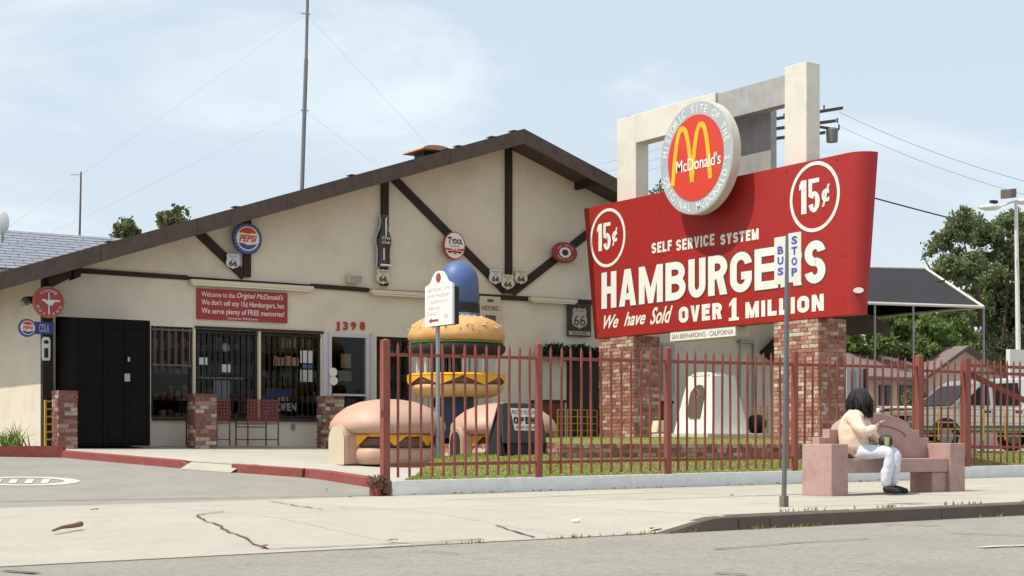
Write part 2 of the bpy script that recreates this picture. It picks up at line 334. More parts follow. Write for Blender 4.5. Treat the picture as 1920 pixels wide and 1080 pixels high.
# ================================================================== THE SETTING
def struct(name, mb, m, smooth=False, parent=None):
    o = mb.build(name, m, parent, smooth=smooth)
    if parent is None: o['kind'] = 'structure'
    return o
prof = [(-400, -1.3), (18.3, -1.3), (18.55, -.86), (27.5, -.24), (40, -.2), (900, -.2)]
mb = MB(); xs = [-700, -30, 0, 20, 40, 900]
mb.add([(x, y, EYE+z) for y, z in prof for x in xs], [(j*6+i, j*6+i+1, (j+1)*6+i+1, (j+1)*6+i) for j in range(5) for i in range(5)])
struct('ground', mb, soil)
xr = [-300, -60, -25, -10, 0, 5, 10, 20, 30, 40, 70, 300]
mb = MB(); n = len(xr); mb.add([(x, y, zroad(x)) for y in (-120, -8, 0, 6, 11.48) for x in xr], [(j*n+i, j*n+i+1, (j+1)*n+i+1, (j+1)*n+i) for j in range(4) for i in range(n-1)])
road = struct('road', mb, asphalt)
# sidewalk: bed plus slabs with open joints
bedm = MB(); bedm.grid(lambda u, v: (-40+u*100, 11.46+v*7.1, zwalk(-40+u*100, 11.46+v*7.1)-.035), 130, 8)
walk = struct('sidewalk', bedm, joint)
def slab(x0, x1, y0, y1, m, dz=0):
    nx = max(1, int((x1-x0)/.4)) if x0 < 10.2 and x1 > 8.6 else 2; ny = max(2, int((y1-y0)/.5)) if x0 < 9.9 else 1
    g = .008; X = [x0+g+(x1-x0-2*g)*i/nx for i in range(nx+1)]; Y = [y0+g+(y1-y0-2*g)*j/ny for j in range(ny+1)]
    b = MB(); V = [(x, y, zwalk(x, y)+dz) for y in Y for x in X]; k = nx+1
    fs = [(j*k+i, j*k+i+1, (j+1)*k+i+1, (j+1)*k+i) for j in range(ny) for i in range(nx)]
    per = [j for j in range(k)]+[j*k+nx for j in range(1, ny+1)]+[ny*k+i for i in range(nx-1, -1, -1)]+[j*k for j in range(ny-1, 0, -1)]
    nb = len(V); V += [(V[i][0], V[i][1], V[i][2]-.06) for i in per]
    fs += [(per[i], nb+i, nb+(i+1) % len(per), per[(i+1) % len(per)]) for i in range(len(per))]
    b.add(V, fs); o = b.build('slab', m, walk)
x = 10.0; ci = 0
while x < 34:
    for j in range(4): slab(x, x+1.75, 11.62+j*1.7, 11.62+(j+1)*1.7, random.choice([conc, conc2]), random.uniform(-.003, .003))
    x += 1.75
slab(34, 60, 11.62, 18.42, conc)
# wide driveway apron
for (a, b_, c, d) in ((-40, -8, 11.5, 18.42), (-8, 2.2, 11.5, 18.42), (2.2, 6.6, 11.5, 18.42), (6.6, 8.3, 11.5, 15.0), (6.6, 8.3, 15.0, 18.42), (8.3, 10.0, 11.5, 15.0), (8.3, 10.0, 15.0, 18.42)):
    slab(a, b_, c, d, conc if a < 2 else random.choice([conc, conc2]))
def gz_(x, y): return zroad(x) if y <= 11.5 else (zwalk(x, y) if y < 18.42 else zlx(x, y))
def ghit(px, py):
    d = ray(px, py); t = 6.0
    while t < 60:
        q = d*t
        if EYE+q.z <= gz_(q.x, q.y): break
        t += .02
    return Vector((d.x*t, d.y*t, gz_(d.x*t, d.y*t)))
def crack(pix, w=.02, pl=None, m=joint, jit=1):
    P = [ghit(px, py)+Vector((0, 0, .011)) for px, py in pix]
    Q = []
    for a, b in zip(P, P[1:]):
        k = max(2, int((b-a).length/.15))
        for i in range(k):
            q = a.lerp(b, i/k)+Vector((random.uniform(-.02, .02), random.uniform(-.02, .02), 0))*jit
            q.z = gz_(q.x, q.y)+.011; Q.append(q)
    Q.append(P[-1]); b = MB(); vs = []
    for i, q in enumerate(Q):
        d = (Q[min(i+1, len(Q)-1)]-Q[max(0, i-1)]); nrm = Vector((-d.y, d.x, 0)).normalized()*w*(random.uniform(.4, 1.1) if jit else 1); vs += [q+nrm, q-nrm]
    return b.add(vs, [(2*i, 2*i+1, 2*i+3, 2*i+2) for i in range(len(Q)-1)])
for pix, w in (([(368, 967), (385, 978), (400, 982), (430, 999), (450, 1006), (480, 1022), (503, 1031)], .013), ([(368, 967), (420, 960)], .02), ([(510, 941), (560, 950), (603, 956)], .016), ([(640, 954), (690, 952)], .015), ([(928, 986), (965, 998), (1002, 1009)], .02), ([(503, 1031), (700, 1023), (905, 1012)], .018)):
    crack(pix, w).build('crack', joint, walk)
tarm = mat('tar_seam', (.10, .095, .09), .8, var=.4)
for pix, w in (([(640, 1033), (800, 1022), (900, 1012)], .012), ([(1340, 1032), (1480, 1020), (1630, 1012)], .02), ([(0, 1072), (70, 1077)], .05), ([(1340, 1076), (1400, 1080)], .03), ([(790, 1034), (860, 1040)], .012), ([(1650, 985), (1770, 988)], .02), ([(1780, 1001), (1919, 1006)], .02)):
    crack(pix, w, m=tarm).build('crack', tarm, road)
whitep = mat('faded_white_paint', (.58, .57, .54), .9, var=.7, vs=5, col2=(.36, .345, .31))
crack([(1840, 1028), (1930, 1024)], .05).build('lane_marking', whitep, road)
# street kerb with its ramped end
def kz(X): return zroad(X)+.132*sm((X-9.05)/.85)
X = [9.05+.15*i for i in range(8)]+[10.5+2.4*i for i in range(21)]
for a, b_ in [(0, 7)]+[(i, i+1) for i in range(7, 27)]:
    m = MB(); seg = X[a:b_+1]; gp = .006; seg = [seg[0]+gp]+seg[1:-1]+[seg[-1]-gp]
    V = []
    for x in seg: V += [(x, 11.44, zroad(x)-.05), (x, 11.46, kz(x)-.012), (x, 11.48, kz(x)), (x, 11.61, kz(x)+.001), (x, 11.61, zroad(x)-.05)]
    fs = [(i*5+j, i*5+j+5, i*5+j+6, i*5+j+1) for i in range(len(seg)-1) for j in range(4)]+[(0, 1, 2, 3, 4), tuple(range(len(V)-1, len(V)-6, -1))]
    m.add(V, fs)
    if a == 0: kroot = m.build('kerb', kerbc); kroot['kind'] = 'structure'
    else: m.build('kerb_stone', kerbc, kroot)
# car park on the left, its worn paint
KL = [(26.8, 8.35), (23.65, 9.5), (22.9, 9.9), (21.55, 10.6), (19.7, 10.62), (18.45, 10.15)]
def kx(Y):
    if Y >= KL[0][0]: return KL[0][1]
    for (y1, x1), (y0, x0) in zip(KL, KL[1:]):
        if Y >= y0: return x0+(x1-x0)*(Y-y0)/(y1-y0)
    return KL[-1][1]
mb = MB(); YS = [18.44, 19, 19.7, 20.6, 21.55, 22.2, 22.9, 23.65, 25, 26.8, 27.3, 45]
mb.grid(lambda u, v: (lambda Y: (lambda X: (X, Y, zlx(X, Y)))(-60+u*(60+(kx(Y)+.06 if Y < 27 else 7.0))))(18.44+27*v*v if v > .5 else 18.44+13.5*v), 40, 60)
lot = struct('parking_lot', mb, lotasph)
b = MB(); V = []
for k in range(48):
    a = 2*math.pi*k/48
    for q in (1.0, .72): V.append(ghit(45+105*q*math.cos(a), 903+8.5*q*math.sin(a))+Vector((0, 0, .006)))
b.add(V, [(2*k, 2*k+1, (2*k+3) % 96, (2*k+2) % 96) for k in range(48)]); b.build('marking', whitep, lot)
for x0 in (-15, 15, 45, 75):
    b = MB(); b.add([ghit(px, py)+Vector((0, 0, .006)) for px, py in ((x0, 907), (x0+14, 907), (x0+20, 899), (x0+6, 899))], [(0, 1, 2, 3)]); b.build('marking', whitep, lot)
crack([(0, 941), (200, 938), (450, 934), (690, 929)], .02).build('crack', joint, lot)
# patio
mb = MB(); YS = [18.62, 19.7, 20.6, 21.55, 22.2, 22.9, 23.65, 25, 26.8, 28.6]
mb.add([p for Y in YS for p in ((kx(Y)+.1, Y, zp(Y)), (14.3, Y, zp(Y)))], [(2*i, 2*i+1, 2*i+3, 2*i+2) for i in range(len(YS)-1)])
patio = struct('patio', mb, patioc)
# red kerbs along the patio
def redkerb(pts, label, h=.15, w=.15, drop=0):
    m = MB(); V = []
    for i, (x, y) in enumerate(pts):
        d = Vector(pts[min(i+1, len(pts)-1)])-Vector(pts[max(i-1, 0)]); d.normalize(); nx, ny = d.y, -d.x
        if nx < 0: nx, ny = -nx, -ny
        zb = zl(y)-.05; zt = zp(y)+.012
        if drop and i == drop-1: zt = zl(y)+.03
        V += [(x, y, zb), (x+.015*nx, y, zt-.012), (x+.03*nx, y+.03*ny, zt), (x+w*nx, y+w*ny, zt), (x+w*nx, y+w*ny, zb)]
    n = len(pts); m.add(V, [(i*5+j, i*5+j+1, i*5+j+6, i*5+j+5) for i in range(n-1) for j in range(4)]+[(4, 3, 2, 1, 0), tuple(range(5*n-5, 5*n))])
    return tag(m.build('red_kerb', kerbred), label, 'kerb', 'red painted kerbs round the patio')
def kp(y, o=0): return (kx(y)+o, y)
redkerb([kp(26.75), kp(25.5), kp(24.4), kp(23.9), kp(23.65)], 'long faded red kerb running from the brick pier to the gap in the patio edge', drop=5)
redkerb([kp(22.95), kp(22.8), kp(22.3), kp(21.75)], 'red kerb piece starting at the patio gap before the burger seats')
redkerb([kp(21.7), kp(21.3), kp(20.4), kp(19.7), kp(19.3)], 'red kerb piece between the chipped joint and the fence corner')
redkerb([kp(19.2, -.12), (10.3, 18.9), (9.93, 18.55)], 'broken red kerb stub leaning at the foot of the fence corner post')
m = MB(); m.prism([(8.42, 26.66, EYE-.3), (8.42, 26.66, EYE-.0), (4.0, 29.1, EYE-.0), (4.0, 29.1, EYE-.3)], (.10, .15, 0))
tag(m.build('planter_kerb', kerbred), 'red kerb of the planter bed beside the left building corner', 'kerb', 'red painted kerbs round the patio')
m = MB(); m.add([(8.4, 26.9, EYE-.03), (8.58, 28.6, EYE-.02), (8.58, 45, EYE-.02), (3.5, 45, EYE-.02), (3.6, 29.4, EYE-.03)], [(0, 1, 2, 3, 4)]); struct('planter_bed', m, soil)
m = MB(); y0_, y1_ = 22.95, 23.66
m.grid(lambda u, v: (kx(22.85+.9*v)-.10+u*.5, 22.85+.9*v, (zl(22.85+.9*v)+.004)*(1-min(1, u*2.5))+(zp(22.85+.9*v)+.004)*min(1, u*2.5)), 6, 6); struct('ramp', m, conc)
m = MB(); m.add([p for Y in YS for p in ((kx(Y)-.1, Y, zl(Y)-.012), (kx(Y)+.3, Y, zl(Y)-.012))], [(2*i, 2*i+1, 2*i+3, 2*i+2) for i in range(len(YS)-1)]); struct('gutter', m, patioc)
# lawn
mb = MB(); GX = [10.35+.45*i for i in range(30)]+[24+2*i for i in range(19)]; GY = [18.6+.1*i for i in range(32)]
def lx(X): return X
V = []
for j, Y in enumerate(GY):
    for X_ in GX: X_ = 10.42+(Y-18.6)*.78+(X_-10.35)*((62-10.42-(Y-18.6)*.78)/51.65) if 1 else X_; V.append((X_, Y, (zlawn(X_, Y) if Y < 21.45 else zp(Y)-.03 if X_ < 14 else EYE-.12)))
n = len(GX); mb.add(V, [(j*n+i, j*n+i+1, (j+1)*n+i+1, (j+1)*n+i) for j in range(len(GY)-1) for i in range(n-1)])
lawn = struct('lawn', mb, turf, smooth=True)
def zm(X, Y): return EYE+.03+.12*sm((Y-20.3)/2.2)
mb = MB(); mb.grid(lambda u, v: (14.32+u*9.5, 20.42+v*8.1, zm(0, 20.42+v*8.1)), 12, 14); struct('raised_lawn', mb, turf, smooth=True)
mb = MB(); mb.grid(lambda u, v: (23.7+u*60, 21.2+v*60, EYE-.135), 2, 2); struct('rear_parking_lot', mb, lotasph)
def blades(name, n, fx, h, m=grassm):
    P = np.array([fx() for _ in range(n)]); a = RNG.random(n)*6.28; w = .006+RNG.random(n)*.006; hh = h*(.5+RNG.random(n)); le = RNG.normal(size=(n, 2))*h*.35
    d = np.stack([np.cos(a)*w, np.sin(a)*w, np.zeros(n)], 1); top = P+np.stack([le[:, 0], le[:, 1], hh], 1)
    V = np.stack([P-d, P+d, top], 1).reshape(-1, 3); me = bpy.data.meshes.new(name); base = P.mean(0)
    me.vertices.add(3*n); me.vertices.foreach_set('co', (V-base).ravel()); me.loops.add(3*n); me.loops.foreach_set('vertex_index', np.arange(3*n)); me.polygons.add(n); me.polygons.foreach_set('loop_start', np.arange(0, 3*n, 3))
    me.update(calc_edges=True); me.materials.append(m); o = bpy.data.objects.new(name, me); o.location = base; COL.objects.link(o); o['kind'] = 'stuff'; return o
def g1():
    Y = random.uniform(18.62, 21.4); X_ = random.uniform(10.42+(Y-18.6)*.78, 28); return (X_, Y, zlawn(X_, Y)-.01)
tag(blades('grass', 60000, g1, .028), 'short mown grass inside the picket fence', 'grass')
def g2():
    X_ = random.uniform(14.4, 23.7); Y = random.uniform(20.45, 26); return (X_, Y, zm(X_, Y)-.01)
tag(blades('grass', 30000, g2, .02), 'dry mown grass on the raised lawn round the monument', 'grass')
weedm = mat('dry_weed', (.24, .21, .07), .9, isl=.6, trans=.2)
def wd():
    c = random.choice([(14.6, 11.63), (12.3, 11.66), (13.4, 11.64), (16.5, 11.66), (11.2, 11.66), (17.3, 11.41), (18.4, 11.40), (15.6, 11.65), (20, 11.42), (10.3, 11.42), (8.9, 11.47), (8.2, 11.47), (7.2, 11.47), (9.4, 11.42), (10.9, 11.41), (13.6, 11.42)])
    X_ = c[0]+random.gauss(0, .14); Y = c[1]+random.uniform(-.02, .02); return (X_, Y, (zwalk(X_, 11.7) if Y > 11.5 else zroad(X_)))
tag(blades('weeds', 420, wd, .035, weedm), 'dry weeds growing in the kerb joints', 'weeds')
# white kerb wall under the fence
def fz(X): return slope(X)-slope(10.14)
m = MB(); xs = [10.22, 14, 18, 22, 28, 34, 40, 60]; V = []
for x in xs: V += [(x, 18.42, slope(x)), (x, 18.425, EYE-.475+fz(x)), (x, 18.435, EYE-.465+fz(x)), (x, 18.62, EYE-.465+fz(x)), (x, 18.62, slope(x))]
m.add(V, [(i*5+j, i*5+j+5, i*5+j+6, i*5+j+1) for i in range(len(xs)-1) for j in range(4)]+[(0, 1, 2, 3, 4)])
tag(m.build('kerb_wall', kerbwhite), 'low white painted kerb wall along the foot of the red picket fence', 'wall')
# ================================================================== BRICKWORK
unit = MB().box(-.5, .5, -.5, .5, -.5, .5)
def brick_mesh(m, nm):
    me = bpy.data.meshes.new(nm); me.from_pydata(unit.v, [], unit.f); me.materials.append(m); return me
BM1 = brick_mesh(brickm, 'brick'); BM2 = brick_mesh(bricks_dark, 'brick')
def brick_face(parent, me, O, d, L_, H, lp=0, bw=.2, bh=.062, gap=.012, dep=.09, out=.008, obj=True, mb=None, seed=0):
    """running bond on the plane through O along d; outward normal is d rotated -90 deg; lp shifts the bond"""
    rnd = random.Random(seed+int(L_*1000)); d = Vector(d).normalized(); N_ = Vector((d.y, -d.x, 0)); rows = int(round(H/(bh+gap))); rh = H/rows; ang = math.atan2(d.y, d.x)
    for r in range(rows):
        x = 0; first = (r+lp) % 2
        while x < L_-.01:
            w = bw*(.5 if first and x == 0 else 1)+rnd.uniform(-.012, .012); w = min(w, L_-x)
            if L_-x-w < .05: w = L_-x
            c = Vector(O)+d*(x+w/2)+Vector((0, 0, rh*(r+.5)))+N_*(out-dep/2+rnd.uniform(-.005, .006))
            if obj: inst(me, 'brick', parent, c, (0, rnd.uniform(-.012, .012), ang+rnd.uniform(-.008, .008)), (w-gap, dep, rh-gap))
            else: mb.obox(c, d*(w-gap)/2, N_*dep/2, Vector((0, 0, (rh-gap)/2)))
            x += w; first = 0
brickd = mat('brick_block', (.30, .11, .085), .95, isl=.8, var=.3, vs=10)
def brick_pillar(name, label, cat, x0, x1, y0, y1, z0, z1, me, group=None, bw=.2, top=False, bh=.062):
    t = thing(name, label, cat, ((x0+x1)/2, (y0+y1)/2, z0), group)
    i = .012; MB().box(x0+i, x1-i, y0+i, y1-i, z0-.1, z1-(.012 if top else 0)).build('mortar_core', mortar, t)
    brick_face(t, me, (x0, y1, z0), (0, -1, 0), y1-y0, z1-z0, 0, bw=bw, bh=bh)        # faces -X
    brick_face(t, me, (x0, y0, z0), (1, 0, 0), x1-x0, z1-z0, 1, bw=bw, bh=bh, seed=3)  # faces -Y
    b = MB(); brick_face(None, None, (x1, y0, z0), (0, 1, 0), y1-y0, z1-z0, 0, obj=False, mb=b, bw=bw, bh=bh); brick_face(None, None, (x1, y1, z0), (-1, 0, 0), x1-x0, z1-z0, 1, obj=False, mb=b, bw=bw, bh=bh)
    o = b.build('rear_brickwork', brickd, t); o['kind'] = 'stuff'
    return t
# low retaining wall of brick
t = thing('low_brick_wall', 'low brick retaining wall edging the raised lawn behind the picket fence', 'wall', (18, 20.3, EYE-.2))
MB().box(14.22, 23.8, 20.27, 20.42, EYE-.4, EYE+.02).build('mortar_core', mortar, t)
MB().box(14.22, 14.36, 20.43, 28.4, EYE-.4, EYE+.02).build('mortar_core', mortar, t)
brick_face(t, BM1, (14.2, 20.26, EYE-.26), (1, 0, 0), 9.4, .225, 0)
brick_face(t, BM1, (14.2, 26.4, EYE-.185), (0, -1, 0), 6.1, .15, 0)
xx = 14.2
while xx < 23.6: inst(BM1, 'brick', t, (xx+.05, 20.335, EYE+.0), (0, random.uniform(-.02, .02), 0), (.098, .19, .07)); xx += .11
yy = 20.5
b = MB()
while yy < 26.4: inst(BM1, 'brick', t, (14.29, yy, EYE+.0), (0, 0, 0), (.19, .098, .07)); yy += .11
# ================================================================== MUSEUM BUILDING
FY = 28.5; RY = 27.6; ZF = EYE
ap = onY(983, 243, RY); AX = ap.x; AZ = ap.z; SL = .337
EL, ER = 7.6, AX+(AX-7.6)
def rz(X): return AZ-SL*abs(X-AX)                   # top of roof
bx0 = onY(76, 700, FY).x; bx1 = 28.3; BY1 = 41
B = thing('museum_building', 'single storey cream stucco building with a wide low gable and dark timber framing', 'building', ((bx0+bx1)/2, FY+5, ZF))
TOPW = 566  # wall openings measured in the photograph on the facade plane
def fx(px, Y=FY): return onY(px, 600, Y).x
def fzz(px, py, Y=FY): return onY(px, py, Y).z
# openings: (x0,x1,z0,z1)
zt = fzz(480, 621); zb = fzz(480, 785)
OP = {'mesh': (fx(104), fx(279), ZF, fzz(279, 601)), 'A': (fx(283), fx(361), zb, fzz(361, 614)), 'B': (fx(366), fx(483), zb, zt), 'C': (fx(489), fx(601), zb, zt),
      'D': (fx(615), fx(692), ZF+.02, fzz(690, 627)), 'E': (fx(706), fx(768), ZF+.02, zt), 'F': (fx(812), fx(866), ZF+.8, zt), 'G': (fx(1062), fx(1150), ZF+.02, zt-.1)}
ops = sorted(OP.values()); w = MB()
def wallbox(x0, x1, z0, z1):
    if z1-z0 > .01 and x1-x0 > .01: w.box(x0, x1, FY, FY+.2, z0, z1)
cur = bx0; HZ = max(o[3] for o in ops)+.02
for (a, b_, c, d) in ops:
    wallbox(cur, a, ZF-.2, HZ); wallbox(a, b_, ZF-.2, c); wallbox(a, b_, d, HZ); cur = b_
wallbox(cur, bx1, ZF-.2, HZ)
g = [(bx0, FY, HZ), (bx1, FY, HZ), (bx1, FY, rz(bx1)-.16), (AX, FY, AZ-.16), (bx0, FY, rz(bx0)-.16)]
w.prism(g, (0, .2, 0)); w.build('wall', stucco, B)
w = MB(); w.prism([(bx0, FY+.2, ZF-.3), (bx0, BY1, ZF-.3), (bx0, BY1, rz(bx0)-.16), (bx0, FY+.2, rz(bx0)-.16)], (.2, 0, 0)); w.build('side_wall', stucco, B)
w = MB(); w.box(bx1-.2, bx1, FY+.2, BY1, ZF-.2, rz(bx1)-.17); w.prism([(bx0, BY1, ZF-.3), (bx1, BY1, ZF-.3), (bx1, BY1, rz(bx1)-.17), (AX, BY1, AZ-.17), (bx0, BY1, rz(bx0)-.17)], (0, .2, 0)); w.build('rear_wall', stucco, B)
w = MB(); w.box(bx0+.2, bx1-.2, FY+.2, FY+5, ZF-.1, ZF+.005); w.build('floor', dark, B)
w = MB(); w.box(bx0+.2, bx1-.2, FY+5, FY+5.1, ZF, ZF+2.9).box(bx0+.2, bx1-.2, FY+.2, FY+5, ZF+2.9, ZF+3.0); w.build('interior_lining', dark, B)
# roof: deck, soffit, fascia
def roofside(sgn):
    xe = EL if sgn < 0 else ER
    d = MB(); d.prism([(AX, RY+.05, AZ), (xe, RY+.05, rz(xe)), (xe, RY+.05, rz(xe)-.10), (AX, RY+.05, AZ-.10)], (0, BY1+.8-RY, 0)); d.build('roof', shingle, B)
    d = MB(); d.prism([(AX, RY+.06, AZ-.103), (xe-.02*sgn, RY+.06, rz(xe)-.103), (xe-.02*sgn, RY+.06, rz(xe)-.15), (AX, RY+.06, AZ-.15)], (0, BY1-RY, 0)); d.build('soffit', soffit, B)
    n = 6
    for i in range(n):      # fascia boards end to end
        a = AX+(xe-AX)*i/n; c = AX+(xe-AX)*(i+1)/n; gp = .004*sgn; d = MB(); k = random.uniform(-.006, .006)
        a_ = a if i == 0 else a+gp
        d.prism([(a_, RY+k, rz(a_)+.02), (c-gp, RY+k, rz(c)+.02), (c-gp, RY+k, rz(c)-.29), (a_, RY+k, rz(a_)-.29)], (0, .045, 0)); d.build('fascia_board', fasc, B)
    for i in (() if sgn < 0 else (2, 5, 8)):   # rafter tails / lookouts under the rake
        xx = AX+(xe-AX)*i/11; d = MB(); d.box(xx-.045, xx+.045, RY+.05, FY+.0, rz(xx)-.30, rz(xx)-.155); d.build('rafter_end', timber, B)
roofside(-1); roofside(1)
tb = random.Random(4)
for i in range(40):
    xx = EL+.3+i*.27
    if tb.random() < .86: continue
    MB().box(xx, xx+.2, RY-.005, RY+.2, rz(xx+.1)+.01, rz(xx+.1)+.026).build('shingle', shingle, B)
# timber framing
def beam(p, q, w, Y=FY, d=.05, nm='timber_beam', m=timber):
    a = onY(*p, FY); b_ = onY(*q, FY); u = (b_-a).normalized(); nrm = Vector((-u.z, 0, u.x))*w/2; y = Y-d
    k = MB(); k.prism([(a+nrm)*1, (b_+nrm)*1, (b_-nrm)*1, (a-nrm)*1], (0, -d, 0)); return k.build(nm, m, B)
beam((150, 508), (350, 521), .085, d=.05); beam((582, 536), (690, 544), .085, d=.05); beam((800, 550), (1160, 570), .10, d=.05)
beam((350, 521), (582, 536), .05, d=.04); beam((690, 544), (800, 550), .05, d=.04)
beam((462, 405), (461, 520), .155, d=.07); beam((362, 428), (457, 518), .17, d=.055); beam((720, 336), (719, 536), .155, d=.07); beam((737, 335), (945, 545), .17, d=.055)
beam((952, 262), (952, 548), .155, d=.07); beam((1165, 388), (960, 548), .17, d=.055)
MB().obox(onY(952, 546, FY)+Vector((0, -.075, 0)), (.16, 0, 0), (0, .005, 0), (0, 0, .06)).build('timber_beam', timber, B)
# corner post and brackets
a = onY(78, 700, FY-.06).x; b_ = onY(97, 700, FY-.06).x
MB().box(a, b_, FY-.14, FY-.002, ZF-.0, rz(a)-.3).build('corner_post', timber, B)
q0 = onY(84, 505, FY); q1 = onY(124, 495, FY); q2 = onY(124, 523, FY); q3 = onY(84, 543, FY)
MB().prism([q0, q1, q2, q3], (0, -.3, 0)).build('bracket', timber, B)
q0 = onY(131, 495, FY); q1 = onY(147, 490, FY); q2 = onY(143, 521, FY); q3 = onY(130, 526, FY)
MB().prism([q0, q1, q2, q3], (0, -.25, 0)).build('bracket', timber, B)
# black mesh security enclosure
mx0, mx1, mz1 = OP['mesh'][0], OP['mesh'][1], fzz(200, 597, 27.5); my = 27.55; mx0b = onY(142, 700, my).x; mx1b = onY(279, 700, my).x
sec = MB(); sec.prism([(mx0+.02, FY, ZF), (mx0b, my, ZF), (mx1b, my, ZF), (mx1b, FY, ZF)], (0, 0, mz1-ZF)); secd = sec.build('security_door', blackmesh, B)
for px in (142, 196, 237, 278): c = onY(px, 700, my); MB().box(c.x-.025, c.x+.025, my-.03, my-.003, ZF, mz1-.01).build('frame_bar', blackmesh, secd)
for pz in (.05, 1.0, 2.1): MB().box(mx0b+.03, mx1b-.03, my-.02, my-.004, ZF+pz, ZF+pz+.05).build('frame_bar', blackmesh, secd)
c = onY(237, 708, my); MB().box(c.x-.05, c.x+.05, my-.05, my-.031, c.z-.07, c.z+.07).build('lock_plate', steel, secd)
c = onY(240, 674, my); MB().box(c.x-.02, c.x+.02, my-.05, my-.031, c.z-.04, c.z+.04).build('lock_plate', steel, secd)
for px, y0, y1 in ((1155/4, 740, 779), (206/4+1, 0, 0)): pass
# windows
def window(key, nb, bars=(.0, 1.0), nm='window'):
    x0, x1, z0, z1 = OP[key]; f = MB(); t_ = .045
    f.box(x0, x1, FY+.03, FY+.10, z0, z0+t_).box(x0, x1, FY+.03, FY+.10, z1-t_, z1).box(x0, x0+t_, FY+.03, FY+.10, z0+t_, z1-t_).box(x1-t_, x1, FY+.03, FY+.10, z0+t_, z1-t_)
    wd = f.build(nm, timber, B); MB().box(x0+t_, x1-t_, FY+.06, FY+.066, z0+t_, z1-t_).build('pane', glass, wd)
    for i in range(nb):
        xb = x0+(x1-x0)*(i+.5)/nb; zA = z0+(z1-z0)*bars[0]
        MB().box(xb-.009, xb+.009, FY-.03, FY-.012, zA, z1-.02).build('bar', brownbar if key == 'A' else black, wd)
    for zz in (z0+(z1-z0)*bars[0]+.03, z1-.08): MB().box(x0+.01, x1-.01, FY-.028, FY-.014, zz, zz+.03).build('bar', brownbar if key == 'A' else black, wd)
    return wd
brownbar = mat('rust_bar', (.16, .11, .08), .7)
wa = window('A', 6, (.55, 1)); wb = window('B', 11); wc = window('C', 11); we = window('E', 5); wf = window('F', 4)
for px in (363.5, 486): x_ = fx(px); MB().box(x_-.022, x_+.022, FY-.03, FY-.003, ZF+.48, zt).build('mullion', creamtrim, B)
MB().box(fx(285), fx(601), FY-.05, FY-.003, zb-.05, zb-.004).build('window_sill', timber, B)
MB().box(fx(365), fx(605), FY-.05, FY-.003, zt+.004, zt+.05).build('lintel', timber, B)
# entrance door
x0, x1, z0, z1 = OP['D']; d0 = MB(); q = .075
d0.box(x0, x0+q, FY-.02, FY+.1, z0, z1).box(x1-q, x1, FY-.02, FY+.1, z0, z1).box(x0+q, x1-q, FY-.02, FY+.1, z1-q, z1)
dr = d0.build('door', alu, B); MB().box(x0+q, x1-q, FY+.03, FY+.036, z0+.1, z1-q).build('pane', glass, dr)
MB().box(x0+q, x1-q, FY-.01, FY+.06, z0, z0+.1).build('bottom_rail', alu, dr)
MB().box(x0+q, x1-q, FY-.08, FY-.05, z0+.98, z0+1.02).build('push_bar', alu, dr)
MB().box(x1+.03, x1+.09, FY-.03, FY-.003, z0, z1+.02).box(x0-.12, x0-.02, FY-.03, FY-.003, z0, z1+.02).build('door_trim', alu, B)
# right-hand shopfront: white siding, dark doorway
for i, (pa, pb) in enumerate(((769, 778), (780, 790), (792, 801), (803, 811), (868, 879), (881, 893), (895, 907), (909, 920))):
    xa, xb = fx(pa), fx(pb); MB().box(xa, xb, FY-.03, FY-.003, ZF+.02, zt-.02).build('siding_board', signwhite if 0 else mat('pale_siding', (.50, .50, .48), .8), B)
x0, x1, z0, z1 = OP['G']; k = MB().box(x0, x1, FY+.02, FY+.07, z0, z1).build('rear_door', mat('brown_door', (.045, .022, .018), .7, var=.6, vs=5), B)
k = B
MB().box(fx(1240), fx(1262), FY-.06, FY-.003, ZF+1.2, ZF+2.35).build('pipe_cover', mat('grey_trim', (.42, .42, .40), .8), B)
b = MB(); b.tube([onY(1413, 830, FY-.05), onY(1413, 640, FY-.05)], .022); b.tube([onY(1388, 830, FY-.05), onY(1388, 646, FY-.05)], .015); b.build('conduit', steel, B)
b = MB(); c = onY(1398, 640, FY-.06); b.box(c.x-.22, c.x+.2, FY-.14, FY-.003, c.z-.05, c.z+.03); b.build('junction_box', steel, B)
# dark vent hood on the wall
p = [onY(1423, 661, FY), onY(1452, 632, FY), onY(1452, 683, FY)]
tag(MB().prism(p, (0, -.35, 0)).build('wall_vent_hood', timber), 'dark triangular hood on the wall left of the right brick pillar', 'hood')
# long light strips under the beam
for i, (pa, ya, pb, yb, lab) in enumerate(((352, 527, 582, 545, 'long cream strip light above the red welcome board'), (690, 547, 800, 556, 'cream strip light under the beam below the bottle sign'), (988, 561, 1075, 568, 'cream strip light above the route 66 shield board'))):
    A, C = onY(pa, ya, FY), onY(pb, yb, FY); z = (A.z+C.z)/2
    t = thing('strip_light', lab, 'light', ((A.x+C.x)/2, FY-.1, z-.08), 'strip lights along the gable beam')
    MB().box(A.x, C.x, FY-.17, FY-.003, z-.03, z+.05).build('housing', creamtrim, t, bevel=.01); MB().box(A.x+.05, C.x-.05, FY-.15, FY-.03, z-.055, z-.032).build('tube_cover', signwhite, t)
A = onY(646, 515, FY); C = onY(671, 532, FY)
t = thing('electric_box', 'small grey electric box on the gable above the strip light', 'electric box', (A.x, FY-.1, C.z)); MB().box(A.x, C.x, FY-.2, FY-.003, C.z, A.z).build('case', creamtrim, t, bevel=.01); MB().box(A.x+.02, C.x-.02, FY-.215, FY-.203, C.z+.02, A.z-.03).build('cover', steel, t)
A = onY(549, 800, FY); t = MB().box(A.x-.04, A.x+.04, FY-.03, FY-.003, A.z-.06, A.z+.06).build('wall_socket', steel); tag(t, 'small grey socket on the wall under the right shop window', 'socket')
